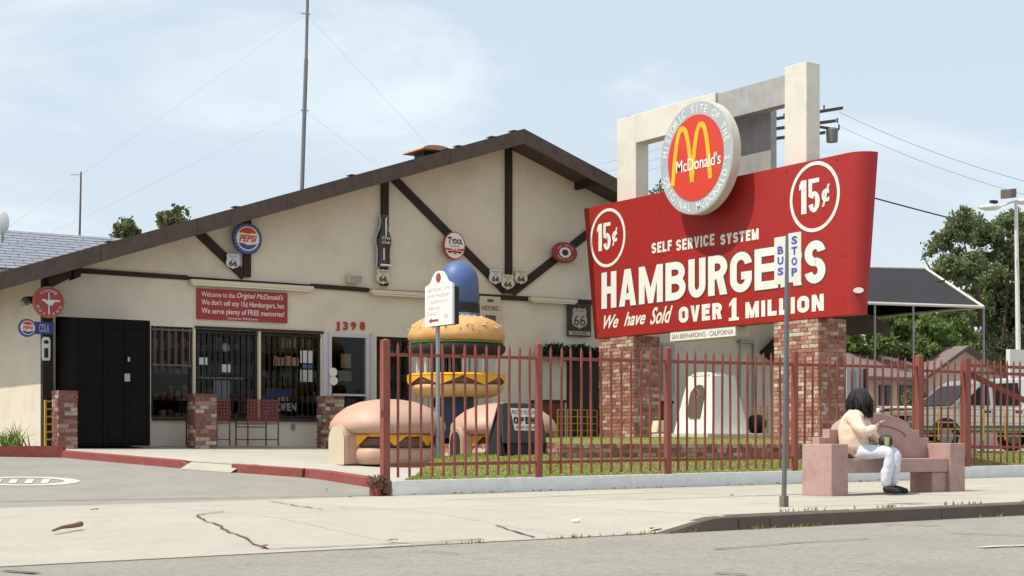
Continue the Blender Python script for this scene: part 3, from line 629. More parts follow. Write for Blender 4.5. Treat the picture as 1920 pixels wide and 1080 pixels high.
# house number
fr = Fr((0, FY, ZF), (1, 0, 0)); H = thing('house_number', 'dark red numerals 1398 above the white entrance door', 'house number', (fx(657), FY, fzz(657, 620)))
for ch, pa, pb in (('1', 630, 637), ('3', 642, 652), ('9', 657, 667), ('8', 674, 684)):
    b = MB(); x0, x1, z0, z1 = fr.box2(pa, 603, pb, 619, 'Y', FY)
    if ch == '1': z0 += ZF; z1 += ZF; b.box(x0+.022, x1-.012, FY-.026, FY-.006, z0+.012, z1+.0); b.box(x0, x1, FY-.02, FY-.0061, z0-.01, z0+.01); b.prism([(x0, FY-.02, z1-.05), (x0+.029, FY-.02, z1), (x0+.029, FY-.02, z1-.03)], (0, .012, 0))
    else: fr.text(b, ch, x0, x1, z0, z1, .02, .04)
    b.build('numeral', inkred, H)
# roof vent
c = onY(801, 290, 29.2); t = thing('roof_vent', 'dark roof vent with a shallow orange cap near the gable peak', 'vent', (c.x, 29.2, rz(c.x)))
MB().box(c.x-.2, c.x+.2, 29.0, 29.4, rz(c.x)-.1, c.z+.02).build('vent_box', black, t)
cap = MB(); cap.prism([(c.x+.36*math.cos(a), 28.75, c.z+.03+.10*math.sin(a)+.0*a) for a in [i*math.pi/10 for i in range(11)]], (0, .9, 0)); o = cap.build('vent_cap', mat('orange_cap', (.50, .25, .15), .6, var=.3), t)
# garland over the rear doorway
c0 = onY(1020, 668, FY-.25); c1 = onY(1118, 672, FY-.25)
gm = mat('garland_green', (.018, .035, .022), .9, isl=.5)
bl = []
for i in range(14):
    u = i/13; x_ = c0.x+(c1.x-c0.x)*u; bl.append((x_, FY-.25, c0.z+.12*abs(math.sin(u*math.pi*2.2))+.04, .22, .12, .13))
g_ = leaves('garland', gm, None, bl, 5000, .03); tag(g_, 'dark green leafy garland above the dark rear doorway', 'garland')
# ------------------------------------------------------------------ signs on the facade
def shield(f, mb, cx, cy, w, h, d0, d1):
    P = [(-.36, .5), (-.18, .44), (0, .5), (.18, .44), (.36, .5), (.47, .34), (.42, .2), (.5, -.05), (.47, -.25), (.3, -.38), (.08, -.44), (0, -.5), (-.08, -.44), (-.3, -.38), (-.47, -.25), (-.5, -.05), (-.42, .2), (-.47, .34)]
    f.poly(mb, [(cx+x*w, cy+y*h) for x, y in P], d0, d1)
def wallframe(px, py, Y=FY, off=.1):
    c = onY(px, py, Y-off); return Fr((c.x, Y-off, c.z), (1, 0, 0)), (c-Vector((0, 0, EYE))).dot(Vector((sT, cT, 0)))/FP
for px, py, mm, lab in ((436, 490, shieldw, 'white route 66 shield on the diagonal beam below the left round cola sign'), (717, 519, shieldc, 'cream route 66 shield just under the bottle sign'), (928, 519, shieldw, 'silver route 66 shield, left one of the three at the foot of the middle beams'), (951, 529, shieldc, 'cream route 66 shield, lowest of the three at the foot of the middle beams'), (976, 519, shieldc, 'cream route 66 shield, right one of the three at the foot of the middle beams')):
    f, k = wallframe(px, py); w_ = 25*k/.9; h_ = 29*k; t = thing('shield_sign', lab, 'sign', f.O-Vector((0, 0, h_/2)), 'small route 66 shields on the gable')
    b = MB(); shield(f, b, 0, 0, w_, h_, 0, .03); b.build('plate', mm, t)
    b = MB(); f.text(b, '66', -w_*.3, w_*.3, -h_*.33, h_*.05, .034, .03); f.text(b, 'ROUTE', -w_*.3, w_*.3, h_*.26, h_*.36, .034); f.text(b, 'US', -w_*.1, w_*.1, h_*.1, h_*.2, .034); b.build('lettering', inkblack, t)
def cola(t, f, r, txt='PEPSI'):
    b = MB(); f.disc(b, 0, 0, r, r, 0, .06); b.build('plate', blued, t, bevel=.012)
    b = MB(); f.disc(b, 0, 0, r*.78, r*.78, .0605, .068); b.build('white_face', signwhite, t)
    ri = r*.70; P = [(ri*math.cos(R(a)), ri*math.sin(R(a))) for a in range(30, 151, 8)]; P += [(-.35*r, .36*r), (0, .30*r), (.35*r, .35*r)]
    b = MB(); f.poly(b, P, .0685, .073); b.build('red_band', facered, t)
    P = [(ri*math.cos(R(a)), ri*math.sin(R(a))) for a in range(205, 336, 8)]; P += [(.3*r, -.38*r), (0, -.42*r), (-.3*r, -.32*r)]
    b = MB(); f.poly(b, P, .0685, .073); b.build('blue_band', blued, t)
    b = MB(); f.text(b, txt, -.6*r, .62*r, -.22*r, .22*r, .075, .03, .3); b.build('lettering', facered, t)
    b = MB()
    for a in range(24): b.add([f.p(r*.86*math.cos(R(a*15+q))*s_, r*.86*math.sin(R(a*15+q))*s_, .0625) for q, s_ in ((0, .99), (4, .99), (4, 1.06), (0, 1.06))], [(0, 1, 2, 3)])
    b.build('rim_marks', mat('rim_marks', (.3, .32, .5), .6), t)
f, k = wallframe(462, 448, off=.13); t = thing('round_cola_sign', 'large round blue rimmed cola bottle cap sign on the left vertical beam', 'sign', f.O-Vector((0, 0, .3))); cola(t, f, 29.5*k)
f, k = wallframe(50, 615, 28.3, .0); t = thing('round_cola_sign', 'small round cola sign on a blue arm left of the corner post', 'sign', f.O-Vector((0, 0, .17))); cola(t, f, 17*k)
b = MB(); f.poly(b, [(.12, -.1), (.48, -.1), (.48, .12), (.12, .12)], -.01, .0); b.build('arm', blued, t)
b = MB(); f.text(b, 'COLA', .22, .40, -.06, .08, .003); b.build('lettering', shieldw, t)
f, k = wallframe(850, 461, off=.13); r = 25.5*k; t = thing('round_gasoline_sign', 'round white gasoline sign with red rim and star on the diagonal beam', 'sign', f.O-Vector((0, 0, r)))
b = MB(); f.disc(b, 0, 0, r*.93, r*1.02, 0, .05); b.build('plate', inkred, t); b = MB(); f.disc(b, 0, 0, r*.84, r*.94, .0505, .058); b.build('white_face', signwhite, t)
b = MB(); f.text(b, 'T', -.58*r, -.28*r, .1*r, .62*r, .062, .05); f.text(b, 'YDOL', -.3*r, .68*r, .12*r, .5*r, .062, .05); f.text(b, 'GASOLINE', -.4*r, .4*r, -.1*r, .02*r, .062)
for sg in (-1, 1): f.poly(b, [(sg*.1*r, -.42*r), (sg*.65*r, -.42*r), (sg*.5*r, -.58*r), (sg*.12*r, -.5*r)], .0585, .062)
b.build('lettering', inkblack, t)
b = MB(); f.poly(b, [(.2*r*(1 if i % 2 == 0 else .42)*math.cos(R(90+36*i)), -.45*r+.3*r*(1 if i % 2 == 0 else .42)*math.sin(R(90+36*i))) for i in range(10)], .063, .068)
for sg in (-1, 1): f.poly(b, [(sg*.2*r, -.25*r), (sg*.8*r, -.18*r), (sg*.8*r, -.36*r), (sg*.2*r, -.36*r)], .0585, .062)
b.build('star', facered, t)
f, k = wallframe(1057, 474, off=.14); r = 26*k; t = thing('oval_red_sign', 'oval red sign with a white crescent emblem near the big red board', 'sign', f.O-Vector((0, 0, r*.8)))
b = MB(); f.disc(b, 0, 0, r*1.1, r*.76, 0, .05); b.build('plate', mat('oval_red', (.30, .035, .035), .5), t, bevel=.01)
b = MB(); f.ring(b, 0, 0, r*.50, r*.30, .0505, .06, sy=.75); f.arctext(b, 'RED INDIAN', 0, 0, r*.72, r*.13, 150, 30, .062, 0, sy=.75); f.arctext(b, 'MOTOR OILS', 0, 0, r*.72, r*.13, 210, 330, .062, 0, True, sy=.75); b.build('emblem', signwhite, t)
b = MB(); f.poly(b, [(-.1*r, -.2*r), (.1*r, -.2*r), (.16*r, .05*r), (.02*r, .2*r), (-.14*r, .08*r)], .062, .068); b.build('emblem_centre', inkblack, t)
f, k = wallframe(90, 567, 28.25, .0); r = 30*k; t = thing('round_red_sign', 'round red sign with a white running horse at the building corner', 'sign', f.O-Vector((0, 0, r)))
b = MB(); f.disc(b, 0, 0, r, r, 0, .05); b.build('plate', mat('faded_red', (.40, .06, .05), .5), t, bevel=.01)
b = MB(); f.ring(b, 0, 0, r*.98, r*.92, .0505, .058); b.build('rim', mat('pink_rim', (.5, .16, .13), .6), t)
b = MB(); f.arctext(b, 'VINTAGE', 0, 0, r*.72, r*.17, 130, 50, .056, .01); f.arctext(b, 'MUSTANG', 0, 0, r*.76, r*.17, 203, 337, .056, .01, True)
f.poly(b, [(-.04*r, -.72*r), (.04*r, -.72*r), (.04*r, .6*r), (-.04*r, .6*r)], .0505, .056); f.poly(b, [(-.5*r, .04*r), (-.36*r, .2*r), (-.1*r, .12*r), (.24*r, .16*r), (.7*r, .14*r), (.68*r, .04*r), (.34*r, .02*r), (.2*r, -.2*r), (-.1*r, -.14*r), (-.22*r, -.02*r), (-.38*r, .08*r)], .057, .064); b.build('emblem', signwhite, t)
b = MB(); f.poly(b, [(.06*r, -.5*r), (.11*r, -.5*r), (.11*r, .55*r), (.06*r, .55*r)], .0505, .055); f.poly(b, [(-.11*r, -.5*r), (-.06*r, -.5*r), (-.06*r, .55*r), (-.11*r, .55*r)], .0505, .055); b.build('emblem_stripe', inkblue, t)
# thermometer on the corner post
f, k = wallframe(86, 655, FY-.16, .0); t = thing('thermometer_sign', 'white rounded thermometer plate on the dark corner post', 'sign', f.O-Vector((0, 0, .25)))
b = MB(); f.poly(b, [(-.06, -.2), (.06, -.2), (.075, -.15), (.075, .17), (.05, .22), (-.05, .22), (-.075, .17), (-.075, -.15)], 0, .02); b.build('plate', signwhite, t)
b = MB(); f.poly(b, [(-.035, -.15), (.035, -.15), (.035, .02), (-.035, .02)], .0205, .026); f.disc(b, 0, .13, .045, .035, .0205, .026, 12); b.build('scale', inkblack, t)
# floodlight on the side
c = onX(60, 565, bx0-.1); t = thing('floodlight', 'grey glass wall floodlight behind the round red horse sign', 'light', c)
b = MB(); b.tube([c+Vector((.1, 0, .05)), c+Vector((-.12, -.05, 0))], .05, 10, .08); b.build('housing', black, t); b = MB(); b.tube([c+Vector((-.12, -.05, 0)), c+Vector((-.2, -.1, -.06))], .085, 12, .06); b.build('lens', steel, t)
# bottle sign: relief bottle with highlights
f, k = wallframe(719, 452, off=.12); hb = 49*k; wb_ = 15.5*k; prof_ = [(-1, .80), (-.95, .90), (-.85, .86), (-.7, .84), (-.5, .80), (-.3, .84), (-.1, 1.0), (.1, 1.0), (.3, .78), (.45, .52), (.55, .45), (.62, .38), (.8, .34), (.86, .42), (.92, .44), (1, .40)]
t = thing('bottle_sign', 'tall dark cola bottle shaped sign on the beam over the door', 'sign', f.O-Vector((0, 0, hb)))
b = MB(); V = []; n = 9
for z_, r_ in prof_:
    for i in range(n): a = math.pi*i/(n-1); V.append(f.p(-math.cos(a)*r_*wb_, z_*hb, .01+math.sin(a)*r_*.10))
b.add(V, [(j*n+i, j*n+i+1, (j+1)*n+i+1, (j+1)*n+i) for j in range(len(prof_)-1) for i in range(n-1)]); b.build('bottle', mat('bottle_dark', (.035, .022, .024), .25, spec=.6), t, smooth=True)
b = MB(); f.poly(b, [(x_, z_) for x_, z_ in [(-wb_*(r_+.09), z_*hb) for z_, r_ in prof_]+[(wb_*(r_+.09), z_*hb) for z_, r_ in reversed(prof_)]], -.01, .008); b.build('backing', shieldw, t)
b = MB(); f.poly(b, [(-.35*wb_, -.75*hb), (-.2*wb_, -.75*hb), (-.2*wb_, -.3*hb), (-.35*wb_, -.3*hb)], .10, .112); f.poly(b, [(-.05*wb_, .15*hb), (.08*wb_, .15*hb), (.08*wb_, .85*hb), (-.05*wb_, .85*hb)], .08, .112); f.poly(b, [(-.7*wb_, -.97*hb), (.7*wb_, -.97*hb), (.7*wb_, -.9*hb), (-.7*wb_, -.9*hb)], .09, .10)
f.text(b, 'Coca', -.55*wb_, .55*wb_, .05*hb, .16*hb, .113, .01, .3); f.text(b, 'Cola', -.55*wb_, .55*wb_, -.12*hb, -.01*hb, .113, .01, .3); b.build('lettering', signwhite, t)
# red welcome board
p00 = onY(368, 598, FY); p01 = onY(370, 541, FY); p10 = onY(537, 606, FY); p11 = onY(538, 550, FY)
t = thing('welcome_board', 'dark red board with white welcome lettering above the shop windows', 'sign', p00)
z0 = (p00.z+p10.z)/2; z1 = (p01.z+p11.z)/2; x0, x1 = p00.x, p10.x; MB().box(x0, x1, FY-.05, FY-.003, z0, z1).build('board', mat('board_red', (.33, .035, .04), .6, var=.2), t)
f = Fr((x0, FY-.05, z0), (1, 0, 0)); w_, h_ = x1-x0, z1-z0; b = MB()
f.text(b, 'Welcome to the', .045*w_, .41*w_, .74*h_, .90*h_, .004); f.text(b, 'Original McDonald\'s', .43*w_, .95*w_, .70*h_, .93*h_, .004, .005, .35)
f.text(b, "We don't sell any 15¢ Hamburgers, but", .045*w_, .96*w_, .42*h_, .65*h_, .004, .005); f.text(b, 'We serve plenty of FREE memories!', .045*w_, .96*w_, .14*h_, .37*h_, .004, .005); f.text(b, 'Cameras Welcome', .33*w_, .66*w_, .03*h_, .11*h_, .004, 0, .35); b.build('lettering', signwhite, t)
# route 66 boards
f, k = wallframe(918, 600, off=.05); t = thing('historic_route_sign', 'cream historic route 66 board partly behind the burger tower', 'sign', f.O-Vector((0, 0, .5)))
w_, h_ = 40*k/.88, 88*k; b = MB(); f.poly(b, [(-w_/2, -h_/2), (w_/2, -h_/2), (w_/2, h_/2), (-w_/2, h_/2)], 0, .03); b.build('plate', mat('board_cream', (.56, .50, .36), .7), t)
b = MB(); f.text(b, 'HISTORIC', -.42*w_, .42*w_, .2*h_, .30*h_, .034, .02); shield(f, b, 0, -.08*h_, .6*w_, .38*h_, .0305, .036); f.poly(b, [(-.15*w_, .38*h_), (.15*w_, .38*h_), (.15*w_, .44*h_), (-.15*w_, .44*h_)], .0305, .036); b.build('lettering', mat('sign_brown', (.12, .085, .07), .7), t)
b = MB(); f.text(b, '66', -.2*w_, .2*w_, -.2*h_, -.02*h_, .038); b.build('numerals', mat('board_cream', (1, 1, 1)), t)
f, k = wallframe(1085, 601, off=.05); t = thing('route_board', 'brown board with a large route 66 shield beside the big red board', 'sign', f.O-Vector((0, 0, .4)))
w_, h_ = 46*k/.86, 60*k; b = MB(); f.poly(b, [(-w_/2, -h_/2), (w_/2, -h_/2), (w_/2, h_/2), (-w_/2, h_/2)], 0, .03); b.build('plate', mat('board_brown', (.05, .033, .028), .7), t)
b = MB(); shield(f, b, 0, .06*h_, .66*w_, .66*h_, .0305, .036); f.poly(b, [(-.46*w_, -.46*h_), (.46*w_, -.46*h_), (.46*w_, -.34*h_), (-.46*w_, -.34*h_)], .0305, .036); b.build('shield', mat('board_cream2', (.42, .40, .30), .7), t)
b = MB(); f.text(b, '66', -.24*w_, .24*w_, -.16*h_, .16*h_, .039, .0); f.text(b, 'ROUTE', -.3*w_, .3*w_, -.44*h_, -.36*h_, .039, .02); f.text(b, 'HISTORIC', -.22*w_, .22*w_, .27*h_, .31*h_, .039); b.build('lettering', inkblack, t)
# things seen in and behind the shop windows
def shopbox(nm, label, cat, px0, py0, px1, py1, Y, m, d=.02, group=None):
    a = onY(px0, py0, Y); c = onY(px1, py1, Y); o = MB().box(a.x, c.x, Y, Y+d, min(a.z, c.z), max(a.z, c.z)).build(nm, m); return tag(o, label, cat, group)
palepap = mat('pale_paper', (.62, .68, .68), .8); G1 = 'papers stuck inside the shop windows'
shopbox('paper_notice', 'pale notice high on the right side of the right shop window', 'paper', 563, 657, 586, 681, FY+.045, paper, .004, G1)
shopbox('paper_notice', 'cream notice below the white one in the right shop window', 'paper', 563, 693, 586, 716, FY+.045, mat('cream_paper', (.55, .58, .45), .8), .004, G1)
shopbox('paper_notice', 'blue notice strip between the two papers in the right shop window', 'paper', 567, 683, 586, 691, FY+.045, mat('blue_paper', (.10, .14, .35), .8), .004, G1)
shopbox('paper_notice', 'small grey card at the left edge of the middle shop window', 'paper', 372, 670, 389, 684, FY+.045, palepap, .004, G1)
shopbox('paper_notice', 'pale card in the centre of the middle shop window', 'paper', 414, 683, 432, 698, FY+.045, palepap, .004, G1)
shopbox('poster', 'old poster on the glass of the entrance door', 'poster', 639, 663, 658, 690, FY+.05, mat('poster_tan', (.35, .24, .18), .8), .003)
shopbox('door_notice', 'rounded tan notice under the poster on the entrance door', 'paper', 635, 695, 659, 715, FY+.05, mat('poster_tan2', (.24, .19, .12), .8), .003)
for i, (pa, pb) in enumerate(((513, 520), (521, 532), (534, 546), (548, 560))): shopbox('photo_print', ('first', 'second', 'third', 'fourth')[i]+' brownish photo print from the left in the row across the right shop window', 'print', pa, 667+i % 2*3, pb, 686, FY+.045, mat('print_tan%d' % i, (.22+.04*i, .15, .11), .8), .003, 'row of prints in the right shop window')
for i, pa in enumerate((528, 536, 543, 550, 565, 577)): shopbox('hanging_pennant', ('first', 'second', 'third', 'fourth', 'fifth', 'sixth')[i]+' narrow pale pennant from the left at the top of the right shop window', 'pennant', pa, 632+i % 3*2, pa+5, 652, FY+.2, mat('pale_cloth', (.30, .33, .33), .8), .01, 'pennants hanging in the right shop window')
t = thing('display_stand', 'pale tee shaped display stand behind the middle shop window', 'stand', onY(416, 780, FY+.5))
a = onY(366, 707, FY+.5); c = onY(452, 711, FY+.5); MB().box(a.x, c.x, FY+.4, FY+.6, c.z, a.z).build('shelf', palepap, t); a = onY(401, 712, FY+.45); c = onY(431, 752, FY+.45); MB().box(a.x, c.x, FY+.45, FY+.47, c.z, a.z-.01).build('panel', mat('panel_lilac', (.42, .45, .55), .7), t)
t = thing('open_board', 'blue display board with white letters YES OPEN in the right shop window', 'sign', onY(520, 780, FY+.1))
a = onY(499, 728, FY+.09); c = onY(546, 742, FY+.09); e = onY(515, 772, FY+.09); MB().box(a.x, c.x, FY+.09, FY+.11, c.z, a.z).box(a.x, e.x, FY+.09, FY+.11, e.z, c.z-.001).build('board', mat('board_blue', (.05, .09, .38), .6), t)
b = MB(); f = Fr((0, FY+.08, 0), (1, 0, 0)); a = onY(518, 755, FY+.08); c = onY(556, 771, FY+.08); f.text(b, 'OPEN', a.x, c.x, c.z, a.z, 0, .05); a = onY(519, 744, FY+.08); c = onY(541, 752, FY+.08); f.text(b, 'YES', a.x, c.x, c.z, a.z, 0, .03); b.build('lettering', signwhite, t)
for i, (px, py, h) in enumerate(((624, 698, 9), (625, 714, 9))):
    c = onY(px, py, FY-.03); b = MB(); Fr((c.x, FY-.03, c.z), (1, 0, 0)).disc(b, 0, 0, .09, .09, 0, .02, 20); tag(b.build('round_sticker', signwhite), ('upper' if i == 0 else 'lower')+' round white disc on the left side of the entrance door', 'disc')
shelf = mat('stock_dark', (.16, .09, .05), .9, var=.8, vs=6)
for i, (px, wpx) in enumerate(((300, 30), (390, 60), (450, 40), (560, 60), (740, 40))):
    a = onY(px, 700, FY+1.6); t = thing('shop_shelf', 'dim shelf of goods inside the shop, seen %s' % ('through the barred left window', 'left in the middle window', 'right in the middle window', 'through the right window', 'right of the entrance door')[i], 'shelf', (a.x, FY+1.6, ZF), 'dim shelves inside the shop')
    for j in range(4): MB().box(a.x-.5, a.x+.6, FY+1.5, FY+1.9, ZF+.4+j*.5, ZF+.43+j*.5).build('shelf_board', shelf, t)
    b = MB()
    for j in range(4):
        for q in range(7):
            hh = random.uniform(.08, .3); x_ = a.x-.45+q*.15; b.box(x_, x_+.1, FY+1.55, FY+1.7, ZF+.431+j*.5, ZF+.431+j*.5+hh)
    b.build('goods', mat('goods', (.30, .19, .12), .7, isl=1), t)['kind'] = 'stuff'
c = onY(422, 650, FY+.3); b = MB(); b.lathe([(.0, 0), (.07, .02), (.09, .09), (.05, .16), (0, .18)], c-Vector((0, 0, .1)), 14); tag(b.build('globe_ornament', signwhite, smooth=True), 'small white round ornament high in the middle shop window', 'ornament')
# plant in the planter
leafp = mat('strap_leaf', (.14, .20, .05), .6, isl=.7, trans=.3)
t = thing('strap_leaf_plant', 'bushy green strap leaved plant in the planter by the sunny side wall', 'plant', (7.9, 27.9, ZF-.03))
for i in range(130):
    a = random.uniform(0, 6.28); l = random.uniform(.28, .62); sp = random.uniform(.3, 1.1); c = onX(28, 832, 8.1); c = Vector((c.x-.1+random.gauss(0, .1), 28.35+random.gauss(0, .3), ZF-.04)); b = MB(); V = []
    for j in range(6):
        u = j/5; r_ = l*u*sp; z_ = l*(u-.55*sp*u*u); p = c+Vector((math.cos(a)*r_, math.sin(a)*r_, z_)); n_ = Vector((-math.sin(a), math.cos(a), 0))*.018*(1-u*.9); V += [p-n_, p+n_]
    b.add(V, [(2*j, 2*j+1, 2*j+3, 2*j+2) for j in range(5)]); b.build('leaf', leafp, t)
# yellow rack beside the pier
ym = mat('yellow_paint', (.62, .42, .04), .5); def_ = None
t = thing('yellow_rack', 'yellow metal ladder rack between the corner post and the left brick pier', 'rack', onY(92, 834, 28.1))
a = onY(85, 750, 28.1); c = onY(101, 750, 28.1)
for x_ in (a.x, c.x): MB().box(x_-.018, x_+.018, 28.08, 28.12, ZF, a.z).build('upright', ym, t)
for i in range(6): MB().box(a.x+.02, c.x-.02, 28.09, 28.11, ZF+.1+i*.135, ZF+.13+i*.135).build('rung', ym, t)
# brick piers
for i, (pa, pb, pf, top, lab) in enumerate(((100, 110, 145, 732, 'brick pier at the left edge of the patio by the yellow rack'), (359, 366, 406, 738, 'brick pier in front of the shop windows left of the slatted chair'), (602, 610, 645, 742, 'brick pier beside the white entrance door'))):
    Y0 = 27.45; x0 = onY(pf-(pf-pb), 800, Y0).x; x1 = onY(pf, 800, Y0).x; z1 = onY(pf, top, Y0).z
    brick_pillar('brick_pier', lab, 'pier', x0, x1, Y0, Y0+.36, ZF-.06, z1, BM2, 'brick piers along the patio', bw=.19, top=True)
# dark crate-like planters near the right doorway
for i, (pa, pb, yt, yb_, lab) in enumerate(((1004, 1044, 750, 835, 'dark brown planter box left of the rear doorway'), (1225, 1245, 752, 812, 'dark box against the wall beside the left brick pillar'))):
    a = onY(pa, yt, 27.9); c = onY(pb, yb_, 27.9); t = thing('planter_box', lab, 'planter', (a.x, 27.9, ZF))
    MB().box(a.x, c.x, 27.6, 28.1, ZF+.0, a.z-.06).build('box', bricks_dark if 0 else brownmetal, t); MB().box(a.x-.02, c.x+.02, 27.57, 28.13, a.z-.059, a.z).build('rim', timber, t)
# yellow lattice rails in front of the dark doorways
def rail(label, pa, pb, yt, yb_, Y, n=4, k=1):
    a = onY(pa, yt, Y); c = onY(pb, yb_, Y); t = thing('yellow_railing', label, 'railing', (a.x, Y, c.z), 'low yellow railings before the facade')
    for i in range(5): z_ = c.z+(a.z-c.z)*i/4; MB().box(a.x, c.x, Y, Y+.02, z_-.007*k, z_+.007*k).build('rail', ym, t)
    for i in range(n+1): x_ = a.x+(c.x-a.x)*i/n; MB().box(x_-.008*k, x_+.008*k, Y-.021, Y-.001, c.z-.1, a.z).build('post', ym, t)
rail('low yellow railing across the dark rear doorway', 1045, 1119, 768, 820, 27.3); rail('low yellow railing between the monument and the right brick pillar', 1412, 1452, 762, 812, 27.3, 3)
# ------------------------------------------------------------------ slatted metal chairs
def chair(label, loc, rz_):
    P = thing('patio_chair', label, 'chair', (0, 0, 0), 'slatted metal chairs on the patio'); m = mat('chair_red', (.14, .035, .03), .6)
    for x_, y_ in ((-.27, -.25), (.27, -.25), (-.27, .25), (.27, .25)):
        b = MB(); b.tube([(x_, y_, 0), (x_, y_*1.0, .42 if y_ < 0 else .9)], .014, 6); b.build('leg', m, P)
    b = MB()
    for i in range(9): b.box(-.25+i*.0555, -.22+i*.0555, .235, .245, .45, .88)
    for i in range(7): b.box(-.26, .26, .2465, .252, .46+i*.062, .486+i*.062)
    b.build('backrest', m, P); b = MB()
    for i in range(8): b.box(-.26, .26, -.25+i*.062, -.205+i*.062, .41, .425)
    b.build('seat', m, P)
    for s in (-1, 1): b = MB(); b.tube([(s*.27, -.25, .42), (s*.27, -.25, .62), (s*.27, .24, .64)], .014, 6); b.build('armrest', m, P)
    b = MB(); b.tube([(-.27, -.25, .12), (.27, -.25, .12)], .01, 6); b.tube([(-.27, .25, .12), (.27, .25, .12)], .01, 6); b.tube([(-.27, -.25, .36), (.27, -.25, .36)], .01, 6); b.build('stretcher', m, P)
    P.location = loc; P.rotation_euler = (0, 0, rz_); P.scale = (1.15, 1.1, 1); return P
c = onY(482, 834, 27.9); chair('red slatted metal chair under the right shop window', (c.x, 27.9, ZF), math.pi)
c = onY(390, 834, 28.0); chair('red slatted metal chair half hidden behind the middle brick pier', (c.x, 28.0, ZF), math.pi+.05)
# ================================================================== BIG ROADSIDE SIGN
XS = 20.0
def yX(px, X=XS): return onX(px, 600, X).y
PTOP = (onX(1115, 632, XS).z+onX(1600, 593, XS).z)/2-.004; y_l0, y_l1 = yX(1122), yX(1187); y_r0, y_r1 = yX(1450), yX(1533); dep = .68
brick_pillar('brick_pillar', 'left tall brick pillar carrying the big red board', 'pillar', XS+.02, XS+.02+dep, y_l1, y_l0, EYE+.1, PTOP, BM1, 'brick pillars under the big red board')
brick_pillar('brick_pillar', 'right tall brick pillar carrying the big red board behind the bus stop pole', 'pillar', XS+.02, XS+.02+dep, y_r1, y_r0, EYE+.02, PTOP, BM1, 'brick pillars under the big red board')
sg = thing('hamburger_sign', 'huge red board with white hamburgers lettering standing on two brick pillars', 'sign', (XS+.4, (y_l0+y_r1)/2, EYE+2.2))
zB = (onX(1115, 632, XS).z+onX(1600, 593, XS).z)/2; zT = (onX(1095, 390, XS).z+onX(1600, 286, XS).z)/2
YL0, YL1 = yX(1115), yX(1095); YR0, YR1 = onX(1585, 594, XS).y, onX(1590, 288, XS).y
b = MB(); V = []; lv = 9
for j in range(lv):
    u = j/(lv-1); z_ = zB+(zT-zB)*u; yl = YL0+(YL1-YL0)*u; yr = YR0+(YR1-YR0)*u; r_ = .24+.10*u
    sec = [(XS, yl)]+[(XS+r_*(1-math.cos(a)), yr-r_*math.sin(a)) for a in [R(k*11.25) for k in range(9)]]+[(XS+r_+.04, yr-r_), (XS+r_+.04, yl)]
    ns = len(sec); V += [(x_, y_, z_) for x_, y_ in sec]
b.add(V, [(j*ns+i, j*ns+(i+1) % ns, (j+1)*ns+(i+1) % ns, (j+1)*ns+i) for j in range(lv-1) for i in range(ns)]+[tuple(range(ns-1, -1, -1)), tuple(range((lv-1)*ns, lv*ns))])
b.build('panel', signred, sg, smooth=2)
f = Fr((XS, 0, 0), (0, -1, 0))
def st(mb, txt, box, bold=.03, shear=0, d=.005):
    x0, x1, z0, z1 = f.box2(*box, 'X', XS); f.text(mb, txt, x0, x1, z0, z1, d, bold, shear)
def sign_word(nm, txt, x0, x1, z0, z1, sw, hw, fr_=None, d=.004, outline=0, m=None, sp=.22, xs_=None, par=None):
    fr_ = fr_ or f; wid = {'M': 1.3, 'I': None, '1': .62, 'O': 1.06, 'N': 1.05, 'E': .88, 'L': .85, 'F': .85}; H_ = z1-z0; n = len(txt)
    if xs_ is None:
        tot = sum(wid.get(c, 1) or .0 for c in txt); ni = sum(1 for c in txt if c == 'I'); u = (x1-x0-ni*sw)/(tot+sp*(n-1)); x = x0; xs_ = []
        for c in txt: w_ = sw if c == 'I' else u*wid.get(c, 1); xs_.append((x, x+w_)); x += w_+u*sp
    b = MB()
    for c, (a, e) in zip(txt, xs_): gothic(b, fr_, c, a, e, z0, z1, sw, hw, d)
    if outline:
        o = MB()
        for c, (a, e) in zip(txt, xs_): gothic(o, fr_, c, a, e, z0, z1, sw, hw, d-.004, outline)
        o.build('letter_outline', mat('letter_outline', (.10, .09, .10), .6), par or sg)
    b.build(nm, m or signwhite, par or sg)
zt_ = (onX(1128, 514, XS).z+onX(1527, 449, XS).z)/2; zb_ = (onX(1130, 579, XS).z+onX(1527, 532, XS).z)/2
xl = [1127, 1160, 1197, 1247, 1290, 1327, 1368, 1414, 1463, 1508, 1552]
sign_word('lettering', 'HAMBURGERS', 0, 0, zb_, zt_, .19, .15, d=.009, outline=.018, xs_=[(-yX(a+1.5), -yX(c-3.5)) for a, c in zip(xl, xl[1:])])
for tx_, bx_, sw_, hw_ in (('SELF', (1222, 456, 1260, 476), .055, .048), ('SERVICE', (1268, 450, 1340, 471), .055, .048), ('SYSTEM', (1351, 440, 1423, 460), .058, .05), ('OVER', (1273, 576, 1354, 606), .105, .085), ('MILLION', (1398, 567, 1545, 597), .105, .085)):
    x0, x1, z0, z1 = f.box2(*bx_, 'X', XS); sign_word('lettering', tx_, x0, x1, z0, z1, sw_, hw_)
for tx_, bx_, bo_, sh_ in (('We', (1132, 592, 1160, 617), .022, .5), ('have', (1170, 586, 1211, 612), .022, .5), ('Sold', (1219, 577, 1262, 609), .022, .5)):
    b = MB(); st(b, tx_, bx_, bo_, sh_); b.build('lettering', signwhite, sg)
b = MB(); x0, x1, z0, z1 = f.box2(1367, 560, 1386, 602, 'X', XS); m_ = (x0+x1)/2
f.poly(b, [(x0, z0), (x1, z0), (x1, z0+.06), (m_+.075, z0+.06), (m_+.075, z1), (m_-.02, z1), (x0+.01, z1-.1), (x0+.01, z1-.16), (m_-.06, z1-.12), (m_-.06, z0+.06), (x0, z0+.06)], .004, .009); b.build('lettering', signwhite, sg)
